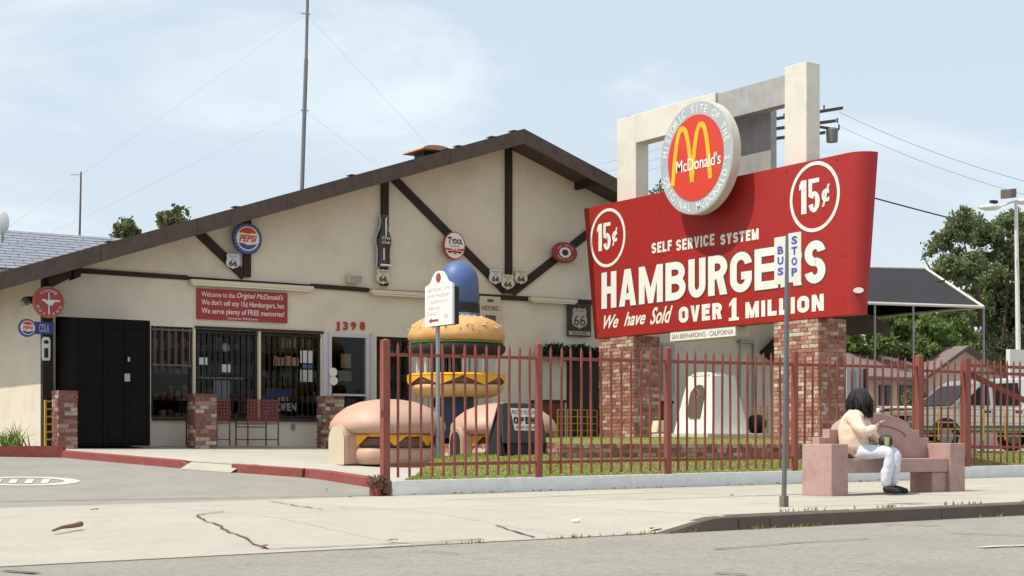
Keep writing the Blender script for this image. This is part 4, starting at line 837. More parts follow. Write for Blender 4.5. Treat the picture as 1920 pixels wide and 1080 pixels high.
for (cx, cy, rv, tx) in ((1139.5, 446, 55, (1120, 421, 1158, 472)), (1527.5, 369, 66, (1499, 340, 1556, 403))):
    b = MB(); c = onX(cx, cy, XS); kk = (c.x*sT+c.y*cT)/FP; r_ = rv*kk; f.ring(b, -c.y, c.z, r_, r_*.90, .0, .009)
    x0, x1, z0, z1 = f.box2(*tx, 'X', XS); wd = x1-x0; hh = z1-z0
    gothic(b, f, '1', x0, x0+.24*wd, z0, z1, .15*wd, .13*hh, .005); gothic(b, f, '5', x0+.31*wd, x0+.68*wd, z0, z1, .15*wd, .13*hh, .005); f.text(b, '¢', x0+.74*wd, x1, z0+.12*hh, z0+.76*hh, .006, .03)
    b.build('price_lettering', signwhite, sg)
b = MB()
for px, py in ((1110, 400), (1222, 405), (1400, 345), (1475, 322), (1570, 300), (1122, 620), (1300, 608), (1480, 592), (1219, 500), (1580, 480)):
    c = onX(px, py, XS); f.disc(b, -c.y, c.z, .016, .016, .001, .006, 8)
o = b.build('screws', inkblack, sg); o['kind'] = 'stuff'
for px in (1240, 1412):
    y_ = yX(px); MB().box(XS-.0012, XS+.001, y_-.004, y_+.004, zB+.01, zT-.01).build('panel_seam', mat('seam_red', (.22, .015, .013), .6), sg)
c = onX(1604, 544, XS); b = MB(); f2 = Fr((XS+.08, c.y, c.z), (.5, -.86, 0)); f2.disc(b, 0, 0, .09, .05, .0, .03, 20); b.build('maker_badge', shieldw, sg)
# round emblem
XD = XS-.46; c = onX(1304, 296, XD); kk = (c.x*sT+c.y*cT)/FP; rr = 105.5*kk
em = thing('round_emblem', 'round grey rimmed emblem with yellow arches mounted on the red board', 'emblem', (XD, c.y, c.z-rr))
f3 = Fr((XD, c.y, c.z), (0, -1, 0)); b = MB(); f3.disc(b, 0, 0, rr, rr, -.20, -.003, 72); b.build('drum', discrim, em, smooth=2); b = MB(); f3.disc(b, 0, 0, rr*.6, rr*.6, -.455, -.201, 30); b.build('mounting', portalg, em)
b = MB(); f3.disc(b, 0, 0, rr*.985, rr*.985, -.0028, .003, 72); b.build('rim_face', discgrey, em)
b = MB(); f3.disc(b, 0, 0, rr*.765, rr*.765, .0032, .010, 64); b.build('red_face', facered, em)
b = MB(); f3.arctext(b, 'HISTORIC SITE OF THE', 0, 0, rr*.875, rr*.135, 168, 14, .007, .012, w=rr*.085); f3.arctext(b, "ORIGINAL McDONALD'S", 0, 0, rr*.875, rr*.135, 200, 352, .007, .012, True, w=rr*.085); b.build('lettering', signwhite, em)
b = MB()
def arch(cx, w_, zt2, zb2, dx):
    pts = []; n = 14
    for i in range(n+1):
        u = -1+2*i/n; pts.append((cx+u*w_, zt2-(zt2-zb2)*abs(u)**2.6))
    L_, R2 = [], []
    for i, q in enumerate(pts):
        a = Vector(pts[max(0, i-1)]); e = Vector(pts[min(n, i+1)]); t_ = (e-a).normalized(); nn = Vector((-t_.y, t_.x))*rr*.05; L_.append(Vector(q)+nn); R2.append(Vector(q)-nn)
    b.add([f3.p(q.x, q.y, .013+dx) for pr in zip(L_, R2) for q in pr], [(2*i, 2*i+1, 2*i+3, 2*i+2) for i in range(n)])
arch(-.355*rr, .27*rr, .57*rr, -.42*rr, 0); arch(.165*rr, .25*rr, .57*rr, -.42*rr, .001); b.build('arches', yellow, em)
b = MB(); f3.text(b, "McDonald's", -.52*rr, .70*rr, -.21*rr, .02*rr, .018, .012); b.build('name_lettering', signwhite, em)
# white portal frame behind the board
XP = XS+.40; PT = thing('portal_frame', 'tall weathered white portal frame rising behind the red board', 'frame', (XP, (y_l0+y_r1)/2, EYE+4))
ptz = (onX(1160, 225, XP).z+onX(1513, 122, XP).z)/2; pbz = (onX(1192, 268, XP).z+onX(1471, 196, XP).z)/2
def pbx(nm, pa, pb, z0, z1, d, m, x0=XP): return MB().box(x0, x0+d, yX(pb, XP), yX(pa, XP), z0, z1).build(nm, m, PT, bevel=.012)
tp = MB(); ya, yb2 = yX(1471, XP), yX(1512, XP); tp.box(XP, XP+.34, yb2, ya, EYE+3.8, ptz+.09); tp.build('post', portalw, PT, bevel=.012)
pbx('post', 1157, 1192, EYE+3.8, ptz, .34, portalw)
MB().box(XP+.0, XP+.33, yX(1341, XP), yX(1192, XP)-.003, pbz, ptz).build('cross_beam', portalw, PT, bevel=.01)
MB().box(XP+.05, XP+.30, ya+.003, yX(1342, XP), pbz+.02, ptz-.03).build('grey_beam', portalg, PT, bevel=.01)  # cross beam continued in plain grey, set slightly back
MB().box(XP+.45, XP+.6, yX(1412, XP), yX(1345, XP), EYE+4.0, pbz+.1).build('back_panel', portalg, PT)
for px in (1178, 1325): c = onX(px, 100, XP+.1); MB().box(XP+.1, XP+.2, c.y-.06, c.y+.06, ptz+.001, ptz+.04).build('lamp_cap', mat('rust_cap', (.22, .12, .09), .8), PT)
# small place-name box hanging below
ZS0, ZS1 = onX(1256, 641, XS+.02).z, onX(1256, 617, XS+.02).z; ya, yb2 = yX(1255), yX(1378)
PN = thing('place_name_sign', 'white box sign reading SAN BERNARDINO CALIFORNIA hanging under the red board', 'sign', (XS, (ya+yb2)/2, ZS0))
MB().box(XS+.02, XS+.38, yb2, ya, ZS0, zB-.004).build('box', mat('cream_box', (.55, .50, .36), .7, stain=.3), PN, bevel=.01)
b = MB(); f4 = Fr((XS+.016, 0, 0), (0, -1, 0)); b.add([f4.p(-ya+.01, ZS0+.01), f4.p(-yb2-.01, ZS0+.01), f4.p(-yb2-.01, zB-.01), f4.p(-ya+.01, zB-.01)], [(0, 1, 2, 3)]); b.build('face', signwhite, PN)
b = MB(); f4.text(b, 'SAN BERNARDINO - CALIFORNIA', -ya+.06, -yb2-.06, ZS0+.045, zB-.06, .005, -.005); b.build('lettering', mat('faded_grey_ink', (.14, .13, .13), .8), PN)
# monument
mX, mY = XS+.05, onX(1334, 800, XS+.05).y; mY1 = onX(1262, 800, mX).y; mX1 = onY(1406, 800, mY).x; z0 = EYE+.24; z1 = onX(1352, 702, mX+.2).z
MO = thing('monument', 'white tapered stone monument with an arched top and a bronze plaque', 'monument', (mX+.5, mY+.5, z0))
MB().box(mX-.35, mX1+.35, mY-.30, mY1+.25, EYE+.05, z0).build('plinth', mat('plinth_stone', (.55, .52, .45), .85, var=.3), MO, bevel=.015)
t0y = onX(1354, 702, mX+.22).y; t1y = onX(1297, 702, mX+.22).y; t1x = onY(1371, 702, mY+.2).x
bb = [(mX, mY), (mX, mY1), (mX1, mY1), (mX1, mY)]; tt = [(mX+.2, mY+.16), (mX+.2, mY1-.22), (mX1-.25, mY1-.22), (mX1-.25, mY+.16)]
b = MB(); b.add([(x_, y_, z0) for x_, y_ in bb]+[(x_, y_, z1) for x_, y_ in tt], [(0, 1, 2, 3), (7, 6, 5, 4), (0, 4, 5, 1), (1, 5, 6, 2), (2, 6, 7, 3), (3, 7, 4, 0)])
monw = mat('monument_white', (.78, .76, .70), .8, var=.3, vs=3, bump=.15, stain=.15); b.build('body', monw, MO, bevel=.02)
cy_ = (mY+.16+mY1-.22)/2; b = MB(); hw = (mY1-.22-mY-.16)/2*.72
b.prism([(mX+.19, cy_+hw*math.cos(a), z1-.01+.08*math.sin(a)) for a in [i*math.pi/10 for i in range(11)]], (t1x-mX-.24, 0, 0)); b.build('arched_top', monw, MO)
sl_ = .2/(z1-z0); cyp = (mY+mY1)/2
def fp(y_, z_, d=0): return (mX+sl_*(z_-z0)-d, y_, z_)
b = MB(); sh = [(-.17, .25), (.14, .25), (.2, .30), (.22, .62), (.2, .75), (.08, .88), (-.02, .90), (-.12, .88), (-.22, .74), (-.2, .6)]
b.add([fp(cyp-.02+y_, z0+z_+.06, .03) for y_, z_ in sh]+[fp(cyp-.02+y_, z0+z_+.06, -.01) for y_, z_ in sh], [tuple(range(9, -1, -1))]+[(i, (i+1) % 10, 10+(i+1) % 10, 10+i) for i in range(10)]); b.build('plaque', mat('bronze_plaque', (.17, .13, .12), .5, var=.7, vs=25, metal=.3), MO)
b = MB(); n = 16
b.add([fp(cyp-.02+.09*math.cos(2*math.pi*i/n), z0+.78+.09*math.sin(2*math.pi*i/n), .036) for i in range(n)]+[fp(cyp-.02+.06*math.cos(2*math.pi*i/n), z0+.78+.06*math.sin(2*math.pi*i/n), .036) for i in range(n)], [(i, (i+1) % n, n+(i+1) % n, n+i) for i in range(n)]); b.build('plaque_ring', mat('brass', (.35, .28, .16), .4, metal=.4), MO)
for lab, px, py in (('small beige flood lamp at the left foot of the monument', 1236, 800), ('black round lamp at the right foot of the monument', 1419, 795)):
    c = onX(px, py, 20.1) if px < 1300 else onY(px, py, mY+.3); t = thing('ground_lamp', lab, 'lamp', (c.x, c.y, EYE+.12))
    mm = creamtrim if px < 1300 else black
    if px < 1300: MB().obox(c, (.12, 0, 0), (0, .1, 0), (.03, 0, .12)).build('head', mm, t, bevel=.01)
    else: b = MB(); b.lathe([(.0, -.2), (.12, -.17), (.19, -.05), (.2, .05), (.14, .16), (0, .2)], c, 20); b.build('head', mm, t, smooth=True)
    b = MB(); b.tube([c-Vector((0, 0, .1)), (c.x, c.y, EYE+.1)], .03); b.build('stem', steel, t)
# ================================================================== PICKET FENCE
def picket_mesh(h, w=.026):
    m = MB(); a = w/2; m.box(-a, a, -a, a, 0, h); m.add([(-a, -a, h), (a, -a, h), (a, a, h), (-a, a, h), (0, 0, h+.07)], [(0, 1, 4), (1, 2, 4), (2, 3, 4), (3, 0, 4)])
    me = bpy.data.meshes.new('picket'); me.from_pydata(m.v, [], m.f); me.materials.append(fencered); return me
FYp = 18.51; PK = picket_mesh(1.74)
FN = thing('picket_fence', 'red brown metal picket fence with pointed bars along the sidewalk', 'fence', (14, FYp, EYE-.45))
def fpost(px, X_=None, h=1.87, w=.082, par=None, zoff=0):
    x_ = X_ if X_ is not None else onY(px, 750, FYp).x; z_ = EYE-.465+fz(x_)+zoff; m = MB(); m.box(x_-w/2, x_+w/2, FYp-w/2, FYp+w/2, z_, z_+h)
    m.add([(x_-w/2, FYp-w/2, z_+h), (x_+w/2, FYp-w/2, z_+h), (x_+w/2, FYp+w/2, z_+h), (x_-w/2, FYp+w/2, z_+h), (x_, FYp, z_+h+.025)], [(0, 1, 4), (1, 2, 4), (2, 3, 4), (3, 0, 4)])
    m.build('post', fencered, par or FN); return x_
px0 = fpost(722, h=2.02, w=.10, zoff=-.16)
PX = [px0]+[fpost(p) for p in (1010, 1252, 1490)]+[fpost(1723, w=.10)]
for x0, x1 in zip(PX, PX[1:]):
    for zz in (1.21, -.255):
        za = EYE+zz+fz(x0); zc = EYE+zz+fz(x1); m = MB(); m.prism([(x0+.055, FYp-.02, za-.022), (x1-.055, FYp-.02, zc-.022), (x1-.055, FYp-.02, zc+.022), (x0+.055, FYp-.02, za+.022)], (0, .04, 0)); m.build('rail', fencered, FN)
    n = int(round((x1-x0)/.176))
    for i in range(1, n): x_ = x0+(x1-x0)*i/n; inst(PK, 'picket', FN, (x_, FYp-.0365, EYE-.42+fz(x_)), (random.uniform(-.008, .008), random.uniform(-.009, .009), random.uniform(-.1, .1)))
m = MB(); c = onY(716, 776, FYp); m.box(c.x-.06, c.x+.05, FYp-.08, FYp-.064, c.z-.05, c.z+.05); m.build('latch_plate', fencered, FN)
# gate with diagonal brace
GT = thing('picket_gate', 'red brown picket gate with a diagonal brace behind the bench', 'gate', (22, FYp, EYE-.35))
gx0 = onY(1812, 750, FYp).x; gx1 = gx0+4.2
for x_ in (gx0, gx1): MB().box(x_-.06, x_+.06, FYp-.05, FYp+.05, EYE-.36, EYE+1.50).build('post', fencered, GT)
for zz in (1.38, 1.26, -.02): MB().box(gx0+.061, gx1-.061, FYp-.02, FYp+.02, EYE+zz-.025, EYE+zz+.025).build('rail', fencered, GT)
for i in range(1, 25): x_ = gx0+(gx1-gx0)*i/25; inst(PK, 'picket', GT, (x_, FYp-.0365, EYE-.30), (0, 0, 0))
m = MB(); m.prism([(gx0+.07, FYp+.022, EYE+1.30), (gx0+.07, FYp+.022, EYE+1.20), (gx1-.1, FYp+.022, EYE-.0), (gx1-.1, FYp+.022, EYE+.10)], (0, .035, 0)); m.build('brace', fencered, GT)
ST = thing('fence_section', 'short red brown picket fence section between the thick post and the gate', 'fence', (21, FYp, EYE-.35))
for zz in (1.26, -.22):
    MB().box(PX[-1]+.07, gx0-.065, FYp-.02, FYp+.02, EYE+zz-.022, EYE+zz+.022).build('rail', fencered, ST)
for i in range(1, 7): x_ = PX[-1]+(gx0-PX[-1])*i/7; inst(PK, 'picket', ST, (x_, FYp-.0365, EYE-.34))
MB().box(PX[-1]+.1, PX[-1]+.19, FYp+.06, FYp+.15, EYE-.4, EYE+1.42).build('post', fencered, ST)
# ================================================================== BURGER SEATS, TOWER
def burger(label, c, rot, s=1.0):
    T = thing('hamburger_playhouse', label, 'playhouse', (0, 0, 0), 'beige burger shaped playhouses')
    def sq(a, p=2.6): return 1/((abs(math.cos(a))**p+abs(math.sin(a))**p)**(1/p))
    b = MB(); b.lathe([(.2, .47), (.72, .47), (.86, .50), (.91, .56), (.89, .66), (.80, .78), (.64, .90), (.44, .98), (.2, 1.02), (.01, 1.03)], (0, 0, 0), 48, 1.0, .92, fn=lambda a, z: sq(a, 2.3)); b.build('bun_top', bun, T, smooth=True)
    b = MB(); b.lathe([(.30, .43), (.74, .43), (.76, .455), (.76, .468), (.3, .469)], (0, 0, 0), 48, 1, .92); b.build('cheese', cheese, T)
    for k in range(8):
        a = 2*math.pi*(k+.5)/8; u = Vector((math.cos(a), math.sin(a)*.92, 0)); v = Vector((-math.sin(a), math.cos(a)*.92, 0)); p = u*.755
        b = MB(); b.prism([p+v*.2+Vector((0, 0, .455)), p-v*.2+Vector((0, 0, .455)), p+u*.015+Vector((0, 0, .29))], u*.03); b.build('cheese_corner', cheese, T)
    b = MB(); b.lathe([(.3, .26), (.70, .26), (.735, .30), (.735, .40), (.70, .428), (.3, .429)], (0, 0, 0), 40, 1, .92); b.build('patty', patty, T, smooth=2)
    b = MB(); b.lathe([(.3, .0), (.68, .0), (.74, .03), (.76, .12), (.76, .2), (.72, .25), (.66, .258), (.3, .259)], (0, 0, 0), 48, 1, .92, fn=lambda a, z: sq(a, 4)); b.build('bun_base', bun, T, smooth=True)
    for sx in (-1, 1):     # arched entry shells on both ends
        hw = .25; hh = .62; P = [(-hw, 0), (-hw, hh-.22)]+[(-hw+.22-.22*math.cos(a), hh-.22+.22*math.sin(a)) for a in [R(15*i) for i in range(1, 6)]]+[(hw-.22+.22*math.sin(a), hh-.22+.22*math.cos(a)) for a in [R(15*i) for i in range(0, 6)]]+[(hw, hh-.22), (hw, 0)]
        b = MB(); b.prism([(sx*.94, y_, z_) for y_, z_ in P], (-sx*.30, 0, 0)); b.build('entry_arch', bun, T, bevel=.04)
        b = MB(); b.prism([(sx*.944, y_*(.93 if sx < 0 and s > 1 else .74), z_*(.95 if sx < 0 and s > 1 else .85)) for y_, z_ in P], (-sx*.003, 0, 0)) ; b.build('entry_panel', pale_open if (sx < 0 and s > 1) else pattyd, T)  # dark panel paints the shade inside the entry; one entry gets a pale cover
    T.location = c; T.rotation_euler = (0, 0, rot); T.scale = (s, s, s); return T
pale_open = mat('pale_cover', (.55, .48, .36), .8, stain=.3)
c = onY(727, 870, 22.75); burger('beige burger play seat, left one, beside the fence corner', (c.x, 22.75, zp(22.75)), R(4), 1.03)
c = onY(940, 870, 22.95); burger('beige burger play seat behind the black easel board', (c.x+.05, 22.95, zp(22.95)), R(-4), 1.0)
TY = 25.3; c = onY(856, 800, TY); tz = zp(TY); kk = (c.x*sT+c.y*cT)/FP; TR = 91*kk
TW = thing('burger_tower', 'tall burger shaped climbing tower with a blue domed cap', 'play tower', (c.x, TY, tz))
def pz(py): return EYE+(836-py)*kk
C0 = Vector((c.x, TY, 0))
b = MB(); b.lathe([(.2, pz(643)), (TR*.93, pz(643)), (TR, pz(638)), (TR*1.0, pz(628)), (TR*.93, pz(614)), (TR*.8, pz(603)), (TR*.6, pz(596)), (TR*.3, pz(592)), (.01, pz(591))], C0, 56); b.build('bun_top', bunt, TW, smooth=True)
for i in range(230):
    a = random.uniform(0, 6.28); u = random.random()**.6; r_ = TR*(.35+.64*u); z_ = pz(591)-(pz(591)-pz(620))*(r_/TR)**3.2; p = C0+Vector((r_*math.cos(a), r_*math.sin(a), z_+.004)); b = MB(); q = random.uniform(0, 3)
    b.lathe([(0.001, -.008), (.022, 0), (0.001, .016)], p, 6, 1.4, .8); b.build('sesame_seed', seedm, TW)
b = MB(); b.lathe([(.2, pz(646)), (TR*.94, pz(646)), (TR*.99, pz(644.5)), (TR*.94, pz(643.2)), (.2, pz(643.2))], C0, 56, fn=lambda a, z: 1+.02*math.sin(a*17)); b.build('lettuce', lettm, TW, smooth=True)
b = MB(); b.lathe([(.2, pz(667)), (TR*.92, pz(667)), (TR*.99, pz(660)), (TR*1.0, pz(650)), (TR*.95, pz(646.2)), (.2, pz(646.2))], C0, 56, fn=lambda a, z: 1+.012*math.sin(a*31)+.01*math.sin(a*13+z*30)); b.build('patty', pattyd, TW, smooth=True)
for i in range(12):
    a = 2*math.pi*(i+.3)/12; p = C0+Vector((TR*.82*math.cos(a), TR*.82*math.sin(a), 0)); b = MB(); b.tube([p+Vector((0, 0, pz(705))), p+Vector((0, 0, pz(666)))], .022, 8); b.build('cage_bar', mat('bar_white', (.6, .6, .6), .5), TW)
b = MB(); b.lathe([(.1, pz(708)), (TR*1.0, pz(708)), (TR*1.03, pz(705)), (TR*.98, pz(702)), (.1, pz(702))], C0, 56); b.build('cheese', cheese, TW)
for k in range(7):
    a = 2*math.pi*k/7+.25; u = Vector((math.cos(a), math.sin(a), 0)); v = Vector((-math.sin(a), math.cos(a), 0)); p = C0+u*(TR*1.005); V = []
    for i in range(7):
        w_ = (i-3)/3; q = C0+Vector((math.cos(a+w_*.42), math.sin(a+w_*.42), 0))*TR*1.02; V += [q+Vector((0, 0, pz(706))), q+Vector((0, 0, pz(709+15*(1-abs(w_)))))]
    b = MB(); b.add(V, [(2*i, 2*i+1, 2*i+3, 2*i+2) for i in range(6)]); b.build('cheese_corner', cheese, TW)
b = MB(); b.lathe([(.1, pz(722)), (TR*.93, pz(722)), (TR*.98, pz(718)), (TR*.98, pz(713)), (TR*.95, pz(709)), (.1, pz(708.5))], C0, 56); b.build('lower_patty', patty, TW, smooth=2)
b = MB(); b.lathe([(.1, pz(745)), (TR*.74, pz(745)), (TR*.88, pz(740)), (TR*.97, pz(730)), (TR*.98, pz(724)), (TR*.94, pz(722.2)), (.1, pz(722.2))], C0, 56); b.build('bun_base', bunl, TW, smooth=True)
b = MB(); b.lathe([(TR*.36, tz-.02), (TR*.36, pz(745.2))], C0, 28); b.build('column', mat('column_navy', (.035, .045, .10), .6), TW, smooth=2)
HRr = 38*kk; HC = C0+Vector((.0, 0, 0)); HC += Vector((cT, -sT, 0))*(4*kk)
b = MB(); b.lathe([(HRr*1.18, pz(604)), (HRr*1.12, pz(594)), (HRr*1.05, pz(588))], HC, 40, fn=lambda a, z: 1); b.build('cap_brim', blue, TW, smooth=True)
b = MB(); b.lathe([(HRr*1.055, pz(590)), (HRr*1.04, pz(571))], HC, 40); b.build('cap_band', black, TW, smooth=2)
b = MB(); b.lathe([(HRr*1.0, pz(575)), (HRr*1.0, pz(532))]+[(HRr*math.cos(R(a)), pz(532)+(pz(489)-pz(532))*math.sin(R(a))) for a in range(9, 90, 9)]+[(.005, pz(489))], HC, 44); b.build('cap_dome', blue, TW, smooth=True)
# easel board
c = onY(969, 862, 20.75); ez = zlawn(c.x, 20.75); EB = thing('easel_board', 'black folding easel board with a white OPEN notice on the lawn', 'easel board', (c.x, 20.75, ez))
fe = Fr((c.x+.02, 20.55, ez), (1, .16, 0), (0.0, .17, 1)); w2 = .46; hE = (862-766)*24.6/2983
fe.U = Vector((0, .17, 1)).normalized(); fe.N = fe.R.cross(fe.U)
plast = mat('grey_plastic', (.045, .045, .048), .55)
b = MB(); fe.poly(b, [(-w2, .16), (w2, .16), (w2*.92, hE*.96), (w2*.8, hE), (-w2*.8, hE), (-w2*.92, hE*.96)], 0, .03); b.build('front_panel', plast, EB, bevel=.008)
b = MB(); fe.poly(b, [(-w2-.03, -.02), (-w2+.05, -.02), (-w2+.02, .3), (-w2-.01, .3)], -.06, -.002); fe.poly(b, [(w2-.05, -.02), (w2+.03, -.02), (w2+.01, .3), (w2-.02, .3)], -.06, -.002); fe.poly(b, [(-w2+.12, .0), (w2*.5, .0), (w2*.5, .157), (-w2+.12, .157)], -.03, .0); b.build('leg_frame', black, EB)
p0, p1, p2, p3 = fe.p(-w2*.98, 0, -.45), fe.p(w2*.98, 0, -.45), fe.p(w2*.9, hE, -.04), fe.p(-w2*.9, hE, -.04); b = MB(); b.prism([p0, p1, p2, p3], -fe.N*.03); b.build('rear_panel', black, EB)
b = MB(); b.prism([fe.p(-w2*.98, .05, -.42), fe.p(-w2, .05, -.003), fe.p(-w2*.9, hE*.95, -.003)], (.01, 0, 0)); b.build('side_gusset', black, EB)
b = MB(); fe.poly(b, [(-.2, .36), (.30, .36), (.27, .71), (-.25, .71)], .031, .034); b.build('notice', signwhite, EB)
b = MB(); sign_word('big_lettering', 'OPEN', -.21, .25, .46, .575, .038, .032, fe, .036, m=inkblack, par=EB); fe.text(b, 'MILITARY MUSEUM', -.22, .25, .61, .68, .037, .0); fe.text(b, 'NEXT DOOR', -.17, .24, .38, .43, .037, .02); b.build('lettering', inkblack, EB)
# museum direction sign on its pole
MY = 22.3; c = onY(821, 872, 22.0); PXs, PYs = c.x, 22.0; kk = (c.x*sT+c.y*cT)/FP
MS = thing('direction_sign', 'white shaped direction sign with a red arrow on a grey pole', 'sign', (PXs, PYs, zp(22)))
def mz(py): return EYE+(836-py)*kk
b = MB(); b.tube([(PXs, PYs, zp(22)-.05), (PXs, PYs, mz(560))], .036, 12); b.build('pole', steel, MS, smooth=2)
fm = Fr((PXs-.09, 0, 0), (0, -1, 0)); xa, xb = -onX(797, 560, PXs-.09).y, -onX(848, 560, PXs-.09).y; w_ = xb-xa; zb2, zt2 = mz(612), mz(510); hz = zt2-zb2
O2 = [(0, 0), (1, 0), (1, .745), (.90, .76), (.80, .80), (.72, .90), (.62, .98), (.5, 1.0), (.38, .98), (.28, .90), (.20, .80), (.10, .76), (0, .745)]
b = MB(); fm.poly(b, [(xa+x_*w_, zb2+y_*hz) for x_, y_ in O2], -.04, 0); b.build('panel', mat('panel_white', (.78, .76, .73), .55), MS)
b = MB(); fm.ring(b, xa+w_/2, zb2+hz*.87, w_*.09, w_*.001, .0, .004, 12); fm.poly(b, [(xa+.14*w_, zb2+.10*hz), (xa+.24*w_, zb2+.15*hz), (xa+.24*w_, zb2+.12*hz), (xa+.5*w_, zb2+.12*hz), (xa+.5*w_, zb2+.08*hz), (xa+.24*w_, zb2+.08*hz), (xa+.24*w_, zb2+.05*hz)], 0, .004); b.build('arrow', inkred, MS)
b = MB()
for i, (tx, a_, e_) in enumerate((('HISTORIC SITE', .1, .9), ('AND MUSEUM', .1, .9), ('DISPLAYS', .2, .85), ('OPEN 10-5', .1, .55), ('DAILY', .1, .55))):
    zz = (.66, .55, .44, .32, .23)[i]; fm.text(b, tx, xa+a_*w_, xa+e_*w_, zb2+(zz-.03)*hz, zb2+(zz+.035)*hz, .004, 0)
fm.text(b, '66', xa+.7*w_, xa+.85*w_, zb2+.12*hz, zb2+.22*hz, .004); b.build('lettering', inkpale, MS)
b = MB(); b.box(PXs-.047, PXs+.04, -xb+.01, -xa-.01, zb2+.0, zb2+hz*.68); b.build('back_board', black, MS)
# ================================================================== BUS STOP POLE
BX, BYY = onY(1470, 945, 12.45).x, 12.45; gz = zwalk(BX, BYY); kk = (BX*sT+BYY*cT)/FP
def bz(py): return EYE+(836-py)*kk
BS = thing('bus_stop_sign', 'grey bus stop pole with a folded white BUS STOP plate', 'bus stop', (BX, BYY, gz))
MB().box(BX-.036, BX+.036, BYY-.036, BYY+.036, gz, gz+.12).build('base_socket', mat('rusty_socket', (.16, .13, .12), .8), BS, bevel=.006)
b = MB(); lean = .055; b.tube([(BX, BYY, gz+.1), (BX+lean, BYY, bz(441))], .026, 10); b.build('pole', mat('pole_grey', (.15, .155, .165), .5, metal=.3, var=.3), BS, smooth=2)
xp_ = BX+.045; plm = mat('plate_white', (.66, .64, .58), .5, var=.2)
for pa, pb, ty, by_, word_ in ((1452, 1476, 446, 534, 'BUS'), (1478, 1502, 438, 530, 'STOP')):
    fq = Fr((xp_, 0, 0), (0, -1, 0)); a0 = -onX(pa, 490, xp_).y; a1 = -onX(pb, 490, xp_).y; h0, h1 = onX(pa, by_, xp_).z, onX(pa, ty, xp_).z; w_ = a1-a0; h_ = h1-h0
    b = MB(); fq.poly(b, [(a0, h0), (a1, h0), (a1, h1), (a0, h1)], -.004, .002); b.build('plate', plm, BS, bevel=.001)
    b = MB(); n = len(word_); top_ = .93 if n == 4 else .80; st_ = .215 if n == 4 else .225; lh = .165
    for i, ch in enumerate(word_): fq.text(b, ch, a0+w_*.27, a0+w_*.72, h0+h_*(top_-st_*i-lh), h0+h_*(top_-st_*i), .005, .04)
    b.build('lettering', inkblue, BS)
# ================================================================== CONCRETE BENCH
bx, by = 14.08, 14.25; gz = slope(15.3)+.138
BN = thing('concrete_bench', 'pink cast concrete bus bench with solid arms and an arched stepped back', 'bench', (15.3, 14.5, gz))
bl_ = .012
MB().box(bx, bx+.29, by, by+.52, gz-.02, gz+.635).build('arm', bench, BN, bevel=bl_)
MB().box(16.22, 16.51, by, by+.52, gz-.02, gz+.645).build('arm', bench, BN, bevel=bl_)
MB().box(bx+.292, 16.218, by+.03, by+.50, gz+.27, gz+.45).build('seat', bench, BN, bevel=bl_)
MB().box(15.95, 16.217, by+.06, by+.45, gz-.02, gz+.268).build('support', bench, BN, bevel=bl_)
bc = 15.26; P = [(bc-1.0, .452), (bc+1.0, .452), (bc+1.0, .72), (bc+.82, .72), (bc+.82, .82), (bc+.68, .82)]
P += [(bc+.68*math.cos(R(a)), .80+.23*math.sin(R(a))) for a in range(10, 175, 10)]+[(bc-.68, .82), (bc-.82, .82), (bc-.82, .72), (bc-1.0, .72)]
b = MB(); b.prism([(x_, by+.40, gz+z_) for x_, z_ in P], (0, .13, 0)); b.build('backrest', bench, BN, bevel=.008)
b = MB()
for a in range(10, 171, 5):
    p = [(bc+r_*math.cos(R(q)), by+.395, gz+.70+(r_-.4)*.55*math.sin(R(q))+.08*math.sin(R(q))) for q, r_ in ((a, .58), (a+4.5, .58), (a+4.5, .55), (a, .55))]; b.prism(p, (0, .004, 0))
b.build('carved_line', mat('bench_groove', (.24, .12, .11), .95), BN)
MB().box(15.28, 15.62, by+.27, by+.397, gz+.452, gz+.50).build('ledge', bench, BN, bevel=.006)
b = MB(); fb = Fr((0, by+.398, 0), (1, 0, 0)); fb.text(b, 'B', 15.22, 15.32, gz+.62, gz+.74, .0, 0, .3); b.build('carved_mark', mat('bench_groove', (1, 1, 1)), BN)
# ================================================================== SEATED PERSON
def skin(name, m, parent, chains, loc, sub=2, root=0):
    vs = []; es = []; rad = []; idx = {}
    for ch in chains:
        prev = None
        for pt in ch:
            key = tuple(round(k, 4) for k in pt[:3])
            if key not in idx: idx[key] = len(vs); vs.append(pt[:3]); rad.append(pt[3] if len(pt) == 4 else pt[3:5])
            if prev is not None and prev != idx[key]: es.append((prev, idx[key]))
            prev = idx[key]
    me = bpy.data.meshes.new(name); me.from_pydata(vs, es, []); o = bpy.data.objects.new(name, me); COL.objects.link(o); me.materials.append(m)
    md = o.modifiers.new('skin', 'SKIN'); md.use_smooth_shade = True
    for i, r_ in enumerate(rad): me.skin_vertices[0].data[i].radius = (r_, r_) if not isinstance(r_, tuple) else r_
    for i in range(len(vs)): me.skin_vertices[0].data[i].use_root = (i == root)
    sb = o.modifiers.new('sub', 'SUBSURF'); sb.levels = sub; sb.render_levels = sub; o.parent = parent; o.location = Vector(loc)-WL[parent.name] if loc else (0, 0, 0); WL[o.name] = WL[parent.name]; return o
pc = Vector((14.72, 14.44, gz)); PE = thing('person', 'person in a peach sweater and white trousers sitting on the concrete bench', 'person', pc)
skinm = mat('skin_tone', (.42, .24, .16), .55); hairm = mat('black_hair', (.012, .010, .009), .42, bump=.7, bs=120)
peach = mat('peach_knit', (.82, .64, .50), .95, var=.4, vs=9, col2=(.70, .50, .37), bump=.5, bs=35); jean = mat('white_denim', (.66, .68, .76), .85, var=.2, vs=7, bump=.3, bs=25)
